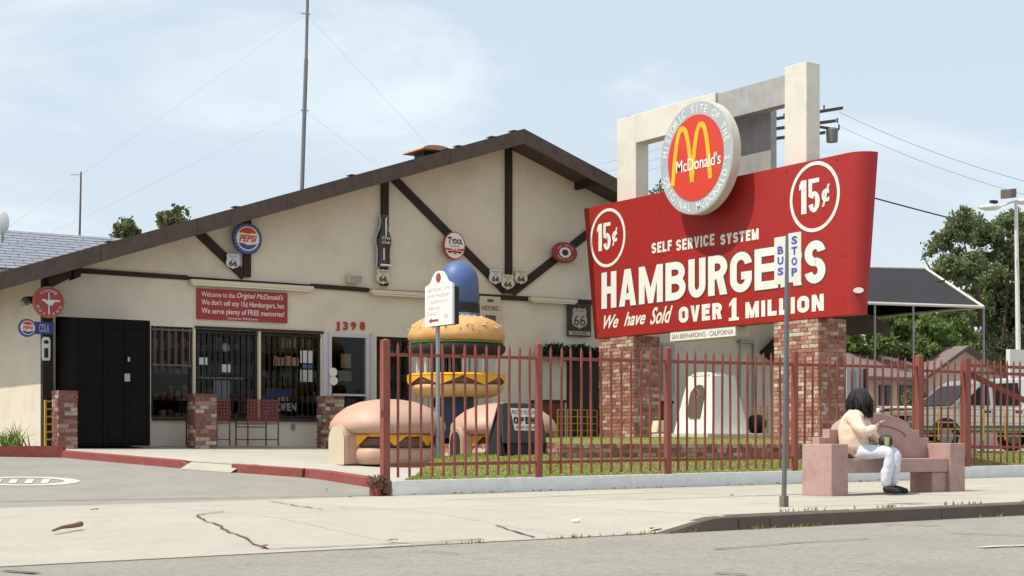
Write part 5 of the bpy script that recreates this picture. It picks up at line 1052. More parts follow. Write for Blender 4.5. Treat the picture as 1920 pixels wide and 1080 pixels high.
def hand(w, d, s=1):     # fingers from a wrist point along d
    d = Vector(d).normalized(); side = d.cross(Vector((0, 0, 1))).normalized(); dn = side.cross(d); w = Vector(w); out_ = []; palm = w+d*.055
    for i, (o_, l_) in enumerate(((-.028, .058), (-.010, .066), (.009, .062), (.027, .050))):
        a = palm+side*o_; out_.append([(*w, .022), (*palm, .026), (*(a+d*.018), .010), (*(a+d*(.018+l_*.5)-dn*.012*s), .0085), (*(a+d*(.018+l_*.75)-dn*.04*s), .007)])
    out_.append([(*w, .022), (*(w+d*.03-side*.03), .012), (*(w+d*.065-side*.045-dn*.015*s), .0085)]); return out_
sR, eR, wR = (-.175, .0, .985), (-.235, -.13, .74), (-.11, -.28, .87); sL, eL, wL = (.175, .0, .985), (.23, -.12, .74), (.06, -.30, .66)
body = [[(0, 0, .54, .13), (0, .02, .72, .125), (0, .01, .9, .14), (0, -.005, 1.02, .075), (0, -.02, 1.09, .05), (0.01, -.04, 1.17, .075), (.01, -.045, 1.23, .088), (.01, -.04, 1.28, .06)],
        [(0, -.005, 1.02, .075), (*sR, .058), (*eR, .042), (*wR, .026)], [(0, -.005, 1.02, .075), (*sL, .058), (*eL, .042), (*wL, .026)],
        [(0, 0, .54, .13), (-.10, -.05, .53, .09), (-.12, -.44, .515, .058), (-.11, -.37, .10, .036), (-.11, -.42, .05, .035), (-.11, -.55, .03, .028)],
        [(0, 0, .54, .13), (.10, -.05, .53, .09), (.10, -.46, .515, .058), (.08, -.43, .10, .036), (.08, -.48, .05, .035), (.08, -.61, .03, .028)]]
body += hand(wR, (.45, -.45, .5)); body += hand(wL, (-.3, -.8, -.3))
skin('body', skinm, PE, body, pc, 1)
sw = skin('sweater', peach, PE, [[(0, .03, .50, .15), (0, .03, .56, .19), (0, .05, .68, .21), (0, .055, .82, .205), (0, .01, .95, .17), (0, -.01, 1.035, .085), (0, -.02, 1.07, .062)], [(0, .01, .95, .17), (-.15, .0, .975, .10), (-.21, -.05, .87, .094), (-.245, -.13, .755, .092), (-.18, -.21, .805, .074), (-.125, -.265, .855, .044)],
      [(0, .01, .95, .17), (.15, .0, .975, .09), (.20, -.05, .87, .078), (.232, -.12, .75, .072), (.15, -.21, .70, .058), (.08, -.28, .668, .042)]], pc, 2)
def folds(o, st, sz):
    tx = bpy.data.textures.new('folds', 'CLOUDS'); tx.noise_scale = sz; tx.noise_depth = 3; md = o.modifiers.new('folds', 'DISPLACE'); md.texture = tx; md.strength = st; md.mid_level = .5
folds(sw, .05, .07)
b = MB(); b.tube([pc+Vector(q) for q in ((-.06, -.05, 1.075), (.06, -.05, 1.075))], .03, 10); b.lathe([(.07, 1.04), (.085, 1.06), (.082, 1.095), (.06, 1.10)], pc+Vector((0, -.018, 0)), 18); b.build('collar', peach, PE, smooth=True)
tr_ = skin('trousers', jean, PE, [[(0, .02, .60, .13), (0, 0, .54, .15), (-.09, -.06, .535, .115), (-.12, -.25, .535, .096), (-.125, -.44, .525, .082), (-.12, -.42, .38, .078), (-.11, -.38, .22, .074), (-.11, -.375, .09, .070)],
      [(0, 0, .54, .15), (.09, -.06, .535, .115), (.10, -.25, .535, .096), (.10, -.47, .525, .082), (.09, -.46, .38, .078), (.08, -.43, .22, .072), (.08, -.43, .09, .068)]], pc, 2)
folds(tr_, .03, .06)
b = MB()
def ell(c, rx, ry, rz_): b.lathe([(math.cos(R(a))*1.0+.001, math.sin(R(a))*rz_) for a in range(-90, 91, 15)], pc+Vector(c), 20, rx, ry)
ell((.01, -.02, 1.225), .118, .128, .125); ell((.0, .03, 1.13), .10, .085, .12)
b.tube([pc+Vector(q) for q in ((.02, -.06, 1.22), (.05, -.11, 1.14), (.065, -.14, 1.05), (.075, -.15, .97))], .088, 12, .035)
b.tube([pc+Vector(q) for q in ((-.05, -.03, 1.24), (-.085, -.07, 1.15), (-.075, -.11, 1.06), (-.05, -.14, .98))], .07, 12, .02)
b.tube([pc+Vector(q) for q in ((0, .05, 1.16), (0, .085, 1.06), (-.01, .09, .97))], .07, 12, .03)
b.build('hair', hairm, PE, smooth=True)
b = MB(); hr_ = random.Random(3)
for i in range(150):
    a = hr_.uniform(0, 6.28); top = Vector((.01+.095*math.cos(a), -.02+.105*math.sin(a), 1.26+hr_.uniform(-.04, .05))); e = Vector((.02+.13*math.cos(a)+hr_.gauss(0, .02), -.03+.14*math.sin(a)+hr_.gauss(0, .02), hr_.uniform(.93, 1.1)))
    mid = top.lerp(e, .5)+Vector((.035*math.cos(a), .035*math.sin(a), .02)); b.tube([pc+top, pc+mid, pc+e], .012, 4, .003)
b.build('hair_strands', hairm, PE, smooth=True)
for x_, y_ in ((-.11, -.40), (.08, -.46)):
    skin('shoe', mat('black_shoe', (.012, .011, .012), .6), PE, [[(x_, y_+.06, .055, .05), (x_, y_, .075, .055), (x_, y_-.09, .05, .045), (x_, y_-.17, .038, .036)]], pc, 2)
b = MB(); b.lathe([(.03, 0), (.04, .11), (.042, .115)], pc+Matrix.Rotation(R(32), 3, 'Z')@Vector((-.02, -.37, .61)), 14); tag(b.build('drink_cup', mat('cup_green', (.35, .45, .22), .5)), 'small pale green cup on the lap of the seated person', 'cup')
b = MB(); b.lathe([(.05, 0), (.085, .03), (.09, .09), (.06, .14), (.02, .15)], pc+Matrix.Rotation(R(32), 3, 'Z')@Vector((.09, -.34, .60)), 14, fn=lambda a, z: 1+.1*math.sin(3*a)); tag(b.build('handbag', mat('dark_bag', (.05, .03, .025), .6), smooth=True), 'small dark bag on the lap of the seated person', 'bag')
PE.rotation_euler = (0, 0, R(32))
# ================================================================== BACKGROUND LEFT
whitesh = mat('pale_shingle', (.25, .27, .32), .8, var=.35, vs=3)
A0 = onY(-60, 436, 46); A1 = onY(250, 443, 46); rzd = (onY(0, 435, 46).z+onY(220, 442, 46).z)/2; ez_ = rzd-2.3; X0, X1 = A0.x-4, A1.x+1
LH = thing('rear_building', 'building with a pale grey shingle roof behind the left end of the museum', 'building', ((X0+X1)/2, 46, ZF))
MB().box(X0+.3, X1-.3, 41.6, 50.5, ZF-.2, ez_+.1).build('wall', stucco, LH)
b = MB(); b.prism([(X0, 41, ez_), (X0, 46, rzd-.03), (X0, 51, ez_), (X0, 51, ez_-.15), (X0, 41, ez_-.15)], (X1-X0, 0, 0)); b.build('roof', mat('roof_felt', (.07, .075, .09), .9), LH)
SH = brick_mesh(whitesh, 'shingle'); sl2 = math.atan2(rzd-.03-ez_, 5); ln = 5/math.cos(sl2); rows = 22; rwh = ln/rows
for r_ in range(rows-14, rows):
    xx = X0+(r_ % 2)*.3
    while xx < X1-.05:
        w_ = min(.6, X1-xx); u = (r_+.5)*rwh
        inst(SH, 'shingle', LH, (xx+w_/2, 41+u*math.cos(sl2)-.01, ez_+u*math.sin(sl2)+.02), (sl2-.03, 0, 0), (w_-.03, rwh-.03, .03)); xx += .6
# satellite dish
c = onY(6, 418, 42.6); t = thing('satellite_dish', 'grey satellite dish on the pale shingle roof at the left edge', 'satellite dish', c-Vector((0, 0, .5)))
b = MB(); N_ = 20; V = []
for j in range(4):
    r_ = .27*j/3
    for i in range(N_): a = 2*math.pi*i/N_; V.append(c+Vector((.05+(-.1+.9*r_*r_), 0, 0))+Vector((.3*r_*math.cos(a), -.85*r_*math.cos(a), 1.1*r_*math.sin(a))))
b.add(V, [(j*N_+i, j*N_+(i+1) % N_, (j+1)*N_+(i+1) % N_, (j+1)*N_+i) for j in range(3) for i in range(N_)]); b.build('dish', mat('dish_grey', (.36, .38, .40), .5), t, smooth=True)
b = MB(); b.tube([c, c+Vector((0, .1, -.5))], .03); b.build('mast', steel, t)
# antennas
c = onY(149, 440, 46.2); tpz = onY(152, 322, 46.2); t = thing('thin_antenna', 'thin brown antenna mast with a short crossbar on the pale shingle roof', 'antenna', c)
b = MB(); b.tube([c-Vector((0, 0, .3)), tpz], .035, 8, .025); b.build('mast', mat('rust_mast', (.16, .10, .08), .7), t); q = onY(150, 329, 46.2); b = MB(); b.tube([q-Vector((.28, 0, 0)), q+Vector((.05, .0, .02))], .01, 5); b.build('crossbar', steel, t)
c = onY(565, 368, 33); tq = onY(578, -60, 33); AN = thing('tall_antenna', 'tall thin radio mast with guy wires rising from the museum roof', 'antenna', c)
b = MB(); b.tube([c-Vector((0, 0, .3)), onY(574, 110, 33)], .05, 8); b.build('lower_mast', mat('mast_grey', (.20, .20, .21), .6, metal=.2), AN); b = MB(); b.tube([onY(574, 110, 33), tq], .038, 8); b.build('upper_mast', mat('mast_grey', (1, 1, 1)), AN)
for p, q, w_ in (((573, 25), (330, 155), .004), ((570, 207), (395, 290), .004), ((577, 90), (700, 250), .004)): b = MB(); b.tube([onY(*p, 33), onY(*q, 33.5) if 0 else onY(*q, 33)], w_, 4); 
def guy(p, e): b = MB(); b.tube([onY(*p, 33), e], .0018, 4); b.build('guy_wire', mat('wire_grey', (.3, .32, .33), .6), AN)
for p in ((573, 25), (570, 207)):
    guy(p, (EL+.6, 38, rz(EL+.6))); guy(p, (ER-1, 38, rz(ER-1)))
b = MB(); q = onY(573, 30, 33); b.tube([q+Vector((-.12, 0, .05)), q+Vector((.12, 0, .05))], .012, 5); q = onY(571, 207, 33); b.tube([q+Vector((-.1, 0, 0)), q+Vector((.1, 0, 0))], .012, 5); b.build('wire_bracket', steel, AN)
leafm = mat('hazed_tree_leaf', (.155, .19, .085), .8, var=.6, vs=.45, col2=(.095, .125, .055), isl=.55, trans=.35)  # distance haze put into the leaf colour: greens lightened and softened
leafl = mat('tree_leaf_light', (.16, .23, .065), .8, var=.6, vs=.5, col2=(.05, .085, .02), isl=.5, trans=.4)
leafo = mat('tree_leaf_olive', (.12, .13, .055), .75, var=.5, vs=.8, isl=.5, trans=.3)
bark = mat('bark', (.10, .075, .055), .95, bump=1, bs=12, var=.5)
def tree(name, label, c, trunk_h, r0, blobs, n, size, m, group=None):
    t = thing(name, label, 'tree', c, group); b = MB(); c = Vector(c); top = c+Vector((.2, .1, trunk_h))
    b.tube([c, c+Vector((.05, 0, trunk_h*.5)), top], r0, 9, r0*.7)
    for bb_ in blobs[::max(1, len(blobs)//12)]:
        e = Vector(bb_[:3]); b.tube([top-Vector((0, 0, .1)), top.lerp(e, .5)+Vector((0, 0, .25)), e], r0*.5, 6, r0*.08)
    b.build('trunk', bark, t, smooth=True); leaves('crown', m, t, blobs, n, size); return t
def clump(bl, k, f, seed=1):
    rnd = random.Random(seed); o = []
    for b_ in bl:
        o.append((*b_[:3], b_[3]*.62, b_[4]*.62, b_[5]*.62))
        for _ in range(k):
            v = Vector((rnd.gauss(0, 1), rnd.gauss(0, 1), rnd.gauss(0, 1))).normalized()*rnd.uniform(.55, 1.0); q = f*rnd.uniform(.6, 1.3)
            o.append((b_[0]+v.x*b_[3], b_[1]+v.y*b_[4], b_[2]+v.z*b_[5], b_[3]*q, b_[4]*q, b_[5]*q*.7))
    return o
def blobs_px(lst, Y, dj=1.0, seed=0):     # (px, py, radius px)
    rnd = random.Random(seed); out_ = []
    for px, py, r_ in lst:
        p = onY(px, py, Y); k = (p.x*sT+p.y*cT)/FP; rr_ = r_*k; y_ = rnd.uniform(-dj, dj)
        out_.append((p.x+y_*p.x/p.y, p.y+y_, EYE+(p.z-EYE)*(1+y_/Y), rr_, rr_, rr_*.85))
    return out_
for lab, lst, s_ in (('small olive treetop behind the museum roof near the thin antenna', [(236, 437, 16), (242, 424, 9), (228, 436, 9), (246, 440, 12), (237, 418, 5)], 1), ('larger olive treetop behind the museum roof left of the round cola sign', [(320, 420, 18), (334, 402, 11), (308, 410, 10), (340, 392, 5), (330, 430, 24), (312, 402, 5)], 2)):
    bl = blobs_px(lst, 62, .4, s_); c_ = onY(lst[0][0], 830, 62); tree('tree', lab, (c_.x, 62, ZF), 7.2, .18, bl, 1500, .13, leafo, 'treetops behind the museum roof')
# ================================================================== BACKGROUND RIGHT
big = [(1800, 420, 40), (1835, 440, 45), (1770, 450, 28), (1750, 465, 18), (1735, 480, 10), (1775, 500, 38), (1820, 500, 50), (1870, 430, 32), (1905, 420, 40), (1895, 480, 55), (1860, 540, 55), (1910, 560, 55), (1830, 590, 45), (1940, 500, 60), (1820, 405, 14), (1780, 425, 14), (1765, 530, 18), (1880, 610, 45), (1930, 620, 50), (1850, 640, 35), (1795, 560, 25), (1960, 450, 60), (2000, 550, 80), (1885, 650, 50), (1840, 665, 40), (1930, 655, 50), (1800, 655, 35), (1980, 640, 60)]
bl = blobs_px(big, 52, 1.6, 3); c_ = onY(1870, 830, 52); tree('tree', 'huge dark green tree rising behind the pink house and street lamp', (c_.x, 52, ZF-.1), 2.2, .30, clump(bl, 16, .24, 2), 95000, .095, leafm)
mid = [(1600, 640, 25), (1640, 630, 22), (1620, 600, 18), (1665, 600, 28), (1690, 620, 30), (1720, 600, 30), (1750, 620, 32), (1780, 600, 34), (1740, 585, 18), (1800, 630, 30), (1700, 585, 15), (1655, 640, 26), (1600, 615, 10), (1650, 590, 10), (1630, 665, 25), (1680, 660, 28), (1730, 655, 30), (1785, 650, 30)]
bl = blobs_px(mid, 44, .9, 5); c_ = onY(1720, 830, 44); tree('tree', 'bright green bushy tree under the shade canopy beyond the fence', (c_.x, 44, ZF-.1), 2.0, .22, clump(bl, 12, .26, 3), 34000, .09, leafl)
bl = blobs_px([(1590, 660, 30), (1575, 640, 20), (1560, 690, 40), (1600, 700, 30), (1540, 660, 30)], 56, .6, 6); c_ = onY(1580, 830, 56); tree('tree', 'dark tree glimpsed just right of the right brick pillar', (c_.x, 56, ZF-.1), 1.8, .2, bl, 8000, .10, leafm)
c_ = onY(1238, 352, 70); bl = [(c_.x, 70, c_.z, .35, .35, .5), (c_.x, 70, c_.z-1, .9, .9, 1)]; tree('tree', 'tiny treetop visible between the portal frame and the round emblem', (c_.x, 70, ZF), 8.5, .15, bl, 900, .1, leafo)
# far trees closing the horizon on both sides: one mass
bl = []
for i in range(60):
    px = -500+i*48; Y = 95+random.uniform(0, 25); c_ = onY(px, 830, Y)
    for _ in range(3): bl.append((c_.x+random.uniform(-3, 3), Y+random.uniform(-2, 2), ZF+random.uniform(.6, 3.0), 2.6, 2.2, random.uniform(1.2, 1.8)))
tag(leaves('tree_line', leafm, None, bl, 30000, .24, kind='stuff'), 'far line of low trees behind the houses', 'trees')
# pink house
pink = mat('pink_stucco', (.50, .38, .31), .9, var=.2); pinkroof = mat('pink_shingle', (.21, .15, .145), .95, var=.4, vs=5, bump=.4); HY = 42
HX0 = onY(1600, 700, HY).x; HXm = onY(1738, 700, HY).x; HX1 = onY(1900, 700, HY).x; pk = onY(1812, 649, HY); 
PH = thing('pink_house', 'small pink stucco house with a faded pink shingle roof beyond the fence', 'house', ((HX0+HX1)/2, HY+2, ZF-.1))
ev = onY(1670, 706, HY).z
MB().box(HX0+.3, HXm+.6, HY+.5, HY+6, ZF-.2, ev).build('wall', pink, PH)
b = MB(); b.prism([(HXm, HY, ZF-.2), (HX1, HY, ZF-.2), (HX1, HY, onY(1895, 702, HY).z-.05), (pk.x, HY, pk.z-.1), (HXm, HY, onY(1738, 700, HY).z-.05)], (0, 6, 0)); b.build('gable_wall', pink, PH)
b = MB(); zr = onY(1700, 652, HY+3).z; b.prism([(HX0, HY+.1, ev), (HX0, HY+3, zr), (HX0, HY+6.2, ev), (HX0, HY+6.2, ev-.1), (HX0, HY+.1, ev-.1)], (pk.x-HX0, 0, 0)); b.build('roof', pinkroof, PH)
b = MB(); le = onY(1735, 704, HY-.2); re_ = onY(1898, 706, HY-.2); pk2 = onY(1812, 648, HY-.2)
b.prism([(le.x, HY-.3, le.z), (pk2.x, HY-.3, pk2.z), (re_.x, HY-.3, re_.z), (re_.x, HY-.3, re_.z-.13), (pk2.x, HY-.3, pk2.z-.13), (le.x, HY-.3, le.z-.13)], (0, 6.6, 0)); b.build('gable_roof', pinkroof, PH)
for A_, B_ in ((le, pk2), (pk2, re_)): b = MB(); b.prism([(A_.x, HY-.305, A_.z-.02), (B_.x, HY-.305, B_.z-.02), (B_.x, HY-.305, B_.z-.13), (A_.x, HY-.305, A_.z-.13)], (0, -.04, 0)); b.build('rake_board', mat('dark_rake', (.10, .07, .07), .9), PH)
for px in (1660, 1699):
    a = onY(px-11, 722, HY+.45); c = onY(px+11, 760, HY+.45); w0 = MB().box(a.x, c.x, HY+.42, HY+.495, c.z, a.z).build('window', mat('window_dark', (.05, .055, .06), .3), PH); MB().box((a.x+c.x)/2-.02, (a.x+c.x)/2+.02, HY+.40, HY+.418, c.z, a.z).build('mullion', timber, w0)
# yellow green hedge, cabinet
bl = [(onY(px, 785, 36).x, 36+random.uniform(-.2, .2), onY(px, 790, 36).z+random.uniform(-.05, .1), .3, .3, .28) for px in range(1668, 1745, 7)]
hg = leaves('hedge', mat('hedge_yellow', (.20, .20, .035), .8, isl=.6, trans=.3), None, bl, 9000, .04); tag(hg, 'low yellow green hedge between the pink house and the white vehicle', 'hedge')
bl = [(onY(px, 745, 39).x, 39, onY(px, 750, 39).z, .25, .25, .4) for px in range(1705, 1735, 6)]; hg = leaves('bush', leafm, None, bl, 4000, .05); tag(hg, 'green bush under the right window of the pink house', 'bush')
a = onY(1588, 690, 33); c = onY(1621, 840, 33); t = thing('grey_cabinet', 'tall pale grey metal cabinet beside the right brick pillar', 'cabinet', ((a.x+c.x)/2, 33, ZF-.13)); MB().box(a.x, c.x, 33, 34, ZF-.14, a.z).build('case', mat('cab_grey', (.38, .41, .42), .6), t); MB().box(c.x-.05, c.x+.02, 32.95, 32.99, ZF-.1, a.z).build('edge', black, t)
for i in range(3): x_ = a.x+(c.x-a.x)*(i+1)/4; MB().box(x_-.01, x_+.01, 32.98, 32.998, ZF, a.z-.05).build('groove', steel, t)
rail('long low yellow railing in front of the white vehicle', 1625, 2000, 764, 818, 24.2, 9, 1.9)
# shade canopy
CN = thing('shade_canopy', 'black mesh shade canopy on a white pipe frame', 'canopy', onY(1712, 830, 26)); clothm = mat('shade_cloth', (.022, .023, .027), .9, var=.4, vs=2)
e0, e1, r0_, r1_ = onY(1500, 566, 25), onY(1844, 577, 25), onY(1500, 500, 27.5), onY(1736, 505, 27.5); bk = Vector((0, 5, 0)); e2 = Vector((e1.x, e1.y+5, e1.z)); e3 = Vector((e0.x, e0.y+5, e0.z))
for pts in ([e0, e1, r1_, r0_], [e1, e2, r1_], [e3, e2, r1_, r0_][::-1]): b = MB(); b.prism(pts, (0, 0, -.012)); b.build('cloth_panel', clothm, CN)
for p, q in ((e0, e1), (e1, r1_), (e1, e2), (e2, r1_), (r0_, r1_), (e2, e3)): b = MB(); b.tube([p+Vector((0, 0, .02)), q+Vector((0, 0, .02))], .035, 8); b.build('pipe', mat('pipe_white', (.62, .58, .52), .6), CN)
for px in (1640, 1712): p = onY(px, 573, 25); b = MB(); b.tube([p, (p.x, p.y, ZF-.2)], .024, 8); b.build('leg', steel, CN)
for p in (e1, e2): b = MB(); b.tube([p, (p.x, p.y, ZF-.2)], .026, 8); b.build('leg', steel, CN)
b = MB(); q = [r0_.lerp(e0, .55)]; 
for i in range(1, 9): u = i/8; q.append(r0_.lerp(e0, .5).lerp(r1_.lerp(e1, .35), u)-Vector((0, 0, .25*math.sin(u*math.pi)))+Vector((0, 0, .05)))
b.tube(q, .02, 6); b.build('cable', black, CN)
# street lamp
LY = 30; base = onY(1912, 836, LY); SLm = mat('lamp_white', (.72, .70, .66), .5, var=.2); lt = thing('street_lamp', 'white street lamp pole with two arms and a brown box on top', 'street lamp', (base.x, LY, ZF-.14))
tpz = onY(1905, 378, LY); b = MB(); b.tube([(base.x, LY, ZF-.14), (tpz.x, LY, tpz.z)], .085, 12, .05); b.build('pole', SLm, lt, smooth=2)
a = onY(1888, 655, LY-.15); c = onY(1932, 680, LY-.15); MB().box(a.x, c.x+.1, LY-.25, LY-.12, c.z-.5, a.z).build('panel', SLm, lt)
def lamp_head(pa, pb, py):
    p = onY(pa, py, LY); q = onY(pb, py, LY); b = MB(); d = (q-p); V = []; n = 10; S_ = [(0, .02), (.15, .10), (.45, .17), (.8, .15), (1, .06)]
    for u, r_ in S_:
        for i in range(n): a_ = 2*math.pi*i/n; V.append(p+d*u+Vector((0, math.cos(a_)*r_, math.sin(a_)*r_*.55)))
    b.add(V, [(j*n+i, j*n+(i+1) % n, (j+1)*n+(i+1) % n, (j+1)*n+i) for j in range(4) for i in range(n)]); return b.build('lamp_head', SLm, lt, smooth=True)
lh1 = lamp_head(1835, 1874, 389); q = onY(1862, 379, LY); MB().box(q.x-.08, q.x+.14, LY-.06, LY+.06, q.z-.03, q.z+.05).build('photocell', black, lh1); lamp_head(1945, 1906, 378)
b = MB(); b.tube([onY(1872, 388, LY), (tpz.x, LY, tpz.z+.02)], .03, 8); b.build('arm', SLm, lt)
q = onY(1891, 363, LY); MB().obox(q, (.17, .05, .03), (-.06, .15, 0), (0, 0, .13)).build('top_box', mat('box_brown', (.14, .11, .095), .7), lt, bevel=.02)
# utility pole and wires
UY = 52; ub = onY(1505, 830, UY); UP = thing('utility_pole', 'wooden utility pole with crossarms and a transformer behind the portal frame', 'utility pole', (ub.x, UY, ZF)); wood = mat('pole_wood', (.09, .07, .06), .9, bump=.5)
b = MB(); b.tube([(ub.x, UY, ZF), onY(1505, 170, UY)], .17, 10, .12); b.build('pole', wood, UP)
for pa, ya, pb, yb in ((1438, 226, 1573, 204), (1432, 245, 1560, 228), (1440, 262, 1540, 250)): p, q = onY(pa, ya, UY), onY(pb, yb, UY); b = MB(); b.obox((p+q)/2+Vector((0, -.2, 0)), (q-p)/2, (0, .06, 0), (0, 0, .07)); b.build('crossarm', wood, UP)
q = onY(1560, 254, UY-.3); b = MB(); b.lathe([(.0, -.32), (.25, -.3), (.27, .25), (.2, .33), (0, .35)], q, 16); b.build('transformer', mat('transformer_grey', (.16, .15, .15), .6), UP)
b = MB(); b.obox(onY(1550, 240, UY-.2), (.7, 0, 0), (0, .06, 0), (0, 0, .05)); b.build('crossarm', wood, UP); b = MB()
for px, py in ((1446, 218), (1470, 214), (1545, 198), (1570, 222), (1573, 234), (1440, 238)): p = onY(px, py+6, UY-.2); b.tube([p-Vector((0, 0, .06)), p+Vector((0, 0, .16))], .04, 6)
b.build('insulators', mat('insulator', (.12, .08, .07), .4), UP)
def wire(label, p, q, sag, r, nm='power_line'):
    P = [p.lerp(q, i/16)-Vector((0, 0, sag*4*(i/16)*(1-i/16))) for i in range(17)]; b = MB(); b.tube(P, r, 5); o = b.build(nm, black); tag(o, label, 'cable', 'overhead wires by the utility pole')
wire('thick black cable running down from behind the red board towards the big tree', onY(1545, 345, UY), onY(1990, 458, UY+2), .1, .035)
wire('thin overhead wire running right from the utility pole top', onY(1573, 210, UY), onY(2000, 360, UY-10), .3, .008); wire('thin overhead wire, lower one leaving the utility pole to the right', onY(1573, 236, UY), onY(2000, 385, UY-10), .3, .007)
for i, (ya, yb) in enumerate(((242, 345), (262, 360), (280, 375))): wire(('upper', 'middle', 'lower')[i]+' faint wire between the museum roof and the portal frame', onY(1440, ya-30, UY), onY(900, yb, UY+25), .5, .005)
# pickup truck
hd = Vector((-.965, .262, 0)).normalized(); sd = Vector((-hd.y, hd.x, 0))          # heading; sd points to its left side... towards the camera
if sd.y > 0: sd = -sd
d_ = ray(1716, 840); cr = d_*(38.5/(d_.x*sT+d_.y*cT)); cr.z = ZF-.135
TK = thing('utility_vehicle', 'white sport utility vehicle with a green lower stripe parked beyond the fence', 'car', cr); twhite = mat('truck_white', (.80, .79, .75), .35, coat=.3); tgreen = mat('truck_green', (.05, .20, .12), .4); tglass = mat('truck_glass', (.02, .022, .025), .15, spec=.15)
def tp_(l, w, h): return cr-hd*l-sd*w+Vector((0, 0, h))      # l back from nose, w inward from near side
prof_b = [(0, .42), (0, .86), (.08, .98), (1.25, 1.06), (1.9, 1.62), (2.1, 1.74), (3.45, 1.76), (3.62, 1.70), (3.78, 1.12), (5.45, 1.10), (5.5, .50)]
P = [(0, .42), (0, .86), (.08, .98), (1.3, 1.07), (3.75, 1.10), (5.45, 1.10), (5.5, .5)]
b = MB(); b.prism([tp_(l, 0, h) for l, h in P], -sd*1.85); b.build('body', twhite, TK, bevel=.03)
P = [(1.05, 1.07), (1.80, 1.66), (2.05, 1.78), (3.6, 1.84), (4.9, 1.82), (5.2, 1.70), (5.3, 1.10)]
b = MB(); nn_ = len(P); Vn = [tp_(l, .02+.13*(h-1.07), h) for l, h in P]; Vf = [tp_(l, 1.83-.13*(h-1.07), h) for l, h in P]; b.add(Vn+Vf, [tuple(range(nn_))[::-1], tuple(range(nn_, 2*nn_))]+[(i, (i+1) % nn_, nn_+(i+1) % nn_, nn_+i) for i in range(nn_)]); b.build('cab', twhite, TK, bevel=.02)
def side_q(nm, pts, m, w=.0, th=.012):
    b = MB(); b.prism([tp_(l, .02+.13*max(0, h-1.07)-.014, h) for l, h in pts], sd*th); return b.build(nm, m, TK)
side_q('side_window', [(1.33, 1.13), (1.85, 1.58), (2.12, 1.66), (2.12, 1.13)], tglass); side_q('side_window', [(2.24, 1.13), (2.24, 1.67), (2.98, 1.70), (2.98, 1.13)], tglass); side_q('side_window', [(3.22, 1.15), (3.22, 1.71), (4.75, 1.71), (4.9, 1.15)], tglass)
b = MB(); b.prism([tp_(1.13, .18, 1.125), tp_(1.13, 1.67, 1.125), tp_(1.77, 1.6, 1.625), tp_(1.77, .25, 1.625)], hd*.02+Vector((0, 0, .02))); b.build('windscreen', tglass, TK)
b = MB(); b.prism([tp_(.03, -.004, .45), tp_(5.4, -.004, .5), tp_(5.4, -.004, .66), tp_(.03, -.004, .62)], sd*.012); b.build('lower_stripe', tgreen, TK)
b = MB(); b.prism([tp_(-.01, .2, .55), tp_(-.01, 1.65, .55), tp_(-.01, 1.65, .9), tp_(-.01, .2, .9)], hd*.03); b.build('grille', black, TK); b = MB(); b.prism([tp_(-.02, .0, .38), tp_(-.02, 1.85, .38), tp_(-.02, 1.85, .54), tp_(-.02, .0, .54)], hd*.12); b.build('bumper', steel, TK, bevel=.02)
for w_ in (.02, 1.63): b = MB(); b.prism([tp_(-.04, w_, .62), tp_(-.04, w_+.2, .62), tp_(-.04, w_+.2, .84), tp_(-.04, w_, .84)], hd*.02); b.build('headlight', shieldw, TK)
for l in (.85, 3.95):
    for w_ in (.0, 1.62):
        b = MB(); b.tube([tp_(l, w_-.03, .36), tp_(l, w_+.20, .36)], .36, 22); wl = b.build('wheel', mat('tyre', (.02, .02, .02), .8), TK, smooth=2); b = MB(); b.tube([tp_(l, w_-.035, .36), tp_(l, w_-.028, .36)], .2, 16); b.build('rim', steel, wl)
    b = MB(); b.prism([tp_(l+.46*math.cos(a_), -.008, .36+.46*math.sin(a_)) for a_ in [R(q) for q in range(0, 181, 15)]], -sd*.003); b.build('wheel_arch', black, TK)
b = MB(); b.prism([tp_(1.25, -.2, 1.1), tp_(1.25, -.02, 1.1), tp_(1.25, -.02, 1.32), tp_(1.25, -.2, 1.32)], -hd*.08); b.build('mirror', black, TK)
for l in (1.95, 2.85): b = MB(); b.prism([tp_(l, -.003, .95), tp_(l+.18, -.003, .95), tp_(l+.18, -.003, 1.0), tp_(l, -.003, 1.0)], sd*.02); b.build('handle', black, TK)
for l in (1.25, 2.18, 3.1): b = MB(); b.prism([tp_(l, -.002, .68), tp_(l+.012, -.002, .68), tp_(l+.012, -.002, 1.06), tp_(l, -.002, 1.06)], sd*.004); b.build('door_seam', mat('seam', (.25, .25, .25), .7), TK)
t = thing('louvred_box', 'black louvred metal box standing beyond the fence left of the white vehicle', 'metal box', onY(1735, 815, 31)); a = onY(1708, 768, 31); c = onY(1757, 812, 31)
MB().box(a.x, c.x, 31.02, 31.5, c.z-.15, a.z).build('case', black, t)
for i in range(7): z_ = c.z+(a.z-c.z)*(i+.5)/7; MB().box(a.x+.03, c.x-.03, 30.97, 31.018, z_-.012, z_+.012).build('louvre', steel, t)
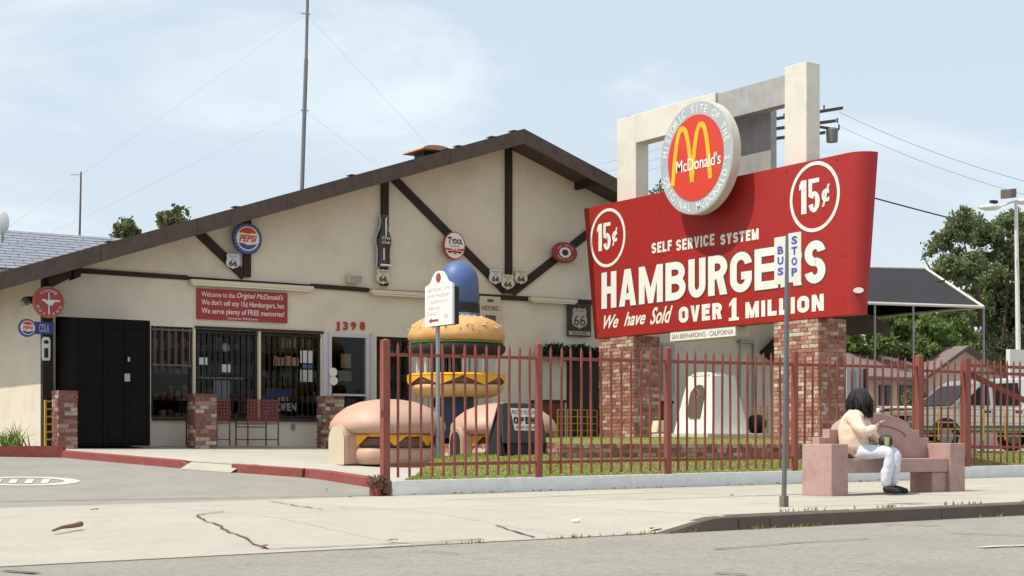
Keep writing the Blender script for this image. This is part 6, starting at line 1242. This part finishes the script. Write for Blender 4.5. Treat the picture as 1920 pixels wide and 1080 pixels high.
# second white vehicle roof glimpsed by the cabinet
c = onY(1622, 726, 38); t = thing('parked_car', 'white parked car half hidden behind the seated person', 'car', (c.x, 38, ZF-.13)); 
b = MB(); b.prism([(c.x-.6+l, 38, ZF-.135+h) for l, h in ((0, .35), (0, .8), (.7, .9), (1.3, 1.45), (2.9, 1.5), (3.6, 1.0), (4.4, .9), (4.4, .35))][::1], (0, 1.7, 0)); b.build('body', twhite, t, bevel=.06)
b = MB(); b.prism([(c.x-.6+l, 37.98, ZF-.135+h) for l, h in ((.95, .95), (1.4, 1.38), (2.8, 1.42), (3.3, 1.0))], (0, .015, 0)); b.build('side_window', tglass, t)
for l in (.8, 3.5): b = MB(); b.tube([(c.x-.6+l, 37.97, ZF+.18), (c.x-.6+l, 38.2, ZF+.18)], .31, 18); b.build('wheel', mat('tyre', (0, 0, 0)), t)
# ------------------------------------------------------------------ litter
def gp(px, py, dz=.0): return ghit(px, py)+Vector((0, 0, dz))
wm = mat('dead_wood', (.22, .13, .075), .9, var=.5, vs=20); p, q = gp(99, 1003, .035), gp(152, 993, .05); b = MB(); b.tube([p, p.lerp(q, .3)+Vector((0, 0, .01)), p.lerp(q, .7), q], .010, 7, .026); tag(b.build('dead_frond', wm), 'curled brown dead palm piece lying on the driveway', 'dead leaf')
lf = mat('dead_leaf', (.17, .10, .06), .9); i = 0
for px, py, s_, lab in ((178, 960, .05, 'small dry leaf above the curled palm piece on the driveway'), (494, 1029, .06, 'dry leaf lying at the lower end of the long driveway crack'), (740, 1018, .07, 'crumpled dry leaf near the road edge right of the long crack'), (1080, 980, .06, 'pale scrap on the sidewalk left of the bus stop pole'), (1404, 911, .05, 'dark dry leaf at the foot of the white kerb wall'), (1372, 932, .04, 'tiny dry leaf on the sidewalk left of the bus stop pole'), (1228, 996, .07, 'tuft of dry debris at the ramped end of the street kerb'), (660, 935, .05, 'tan leaf scrap on the seam between car park and driveway'), (612, 921, .04, 'tan scrap near the broken red kerb stub')):
    p = gp(px, py, .014); b = MB(); n = 7; b.add([p+Vector((s_*math.cos(a)*random.uniform(.5, 1.2), s_*.7*math.sin(a)*random.uniform(.5, 1.2), random.uniform(0, .025))) for a in [k*6.283/n for k in range(n)]]+[p+Vector((0, 0, .02))], [(k, (k+1) % n, n) for k in range(n)]); tag(b.build('dry_leaf', signwhite if px == 1080 else lf), lab, 'leaf'); i += 1
b = MB()
for i in range(60):
    x_ = random.uniform(10.4, 21); y_ = 18.32-abs(random.gauss(0, .12)); z_ = zwalk(x_, y_)+.012; s_ = random.uniform(.015, .04)
    b.add([(x_+s_*math.cos(a)*random.uniform(.5, 1.3), y_+s_*math.sin(a)*random.uniform(.5, 1.3), z_+random.uniform(0, .015)) for a in [k*1.047 for k in range(6)]]+[(x_, y_, z_+.02)], [(k, (k+1) % 6, 6) for k in range(6)])
o = tag(b.build('leaf_litter', lf), 'dry leaf litter scattered along the foot of the white kerb wall', 'leaf litter'); o['kind'] = 'stuff'
bl = [(10.05+random.uniform(-.12, .12), 18.5+random.uniform(-.1, .1), EYE-.55+random.uniform(0, .1), .08, .08, .08) for _ in range(6)]
tag(leaves('dry_debris', lf, None, bl, 500, .02, kind='stuff'), 'dry leaves and twigs heaped at the foot of the fence corner post', 'debris')
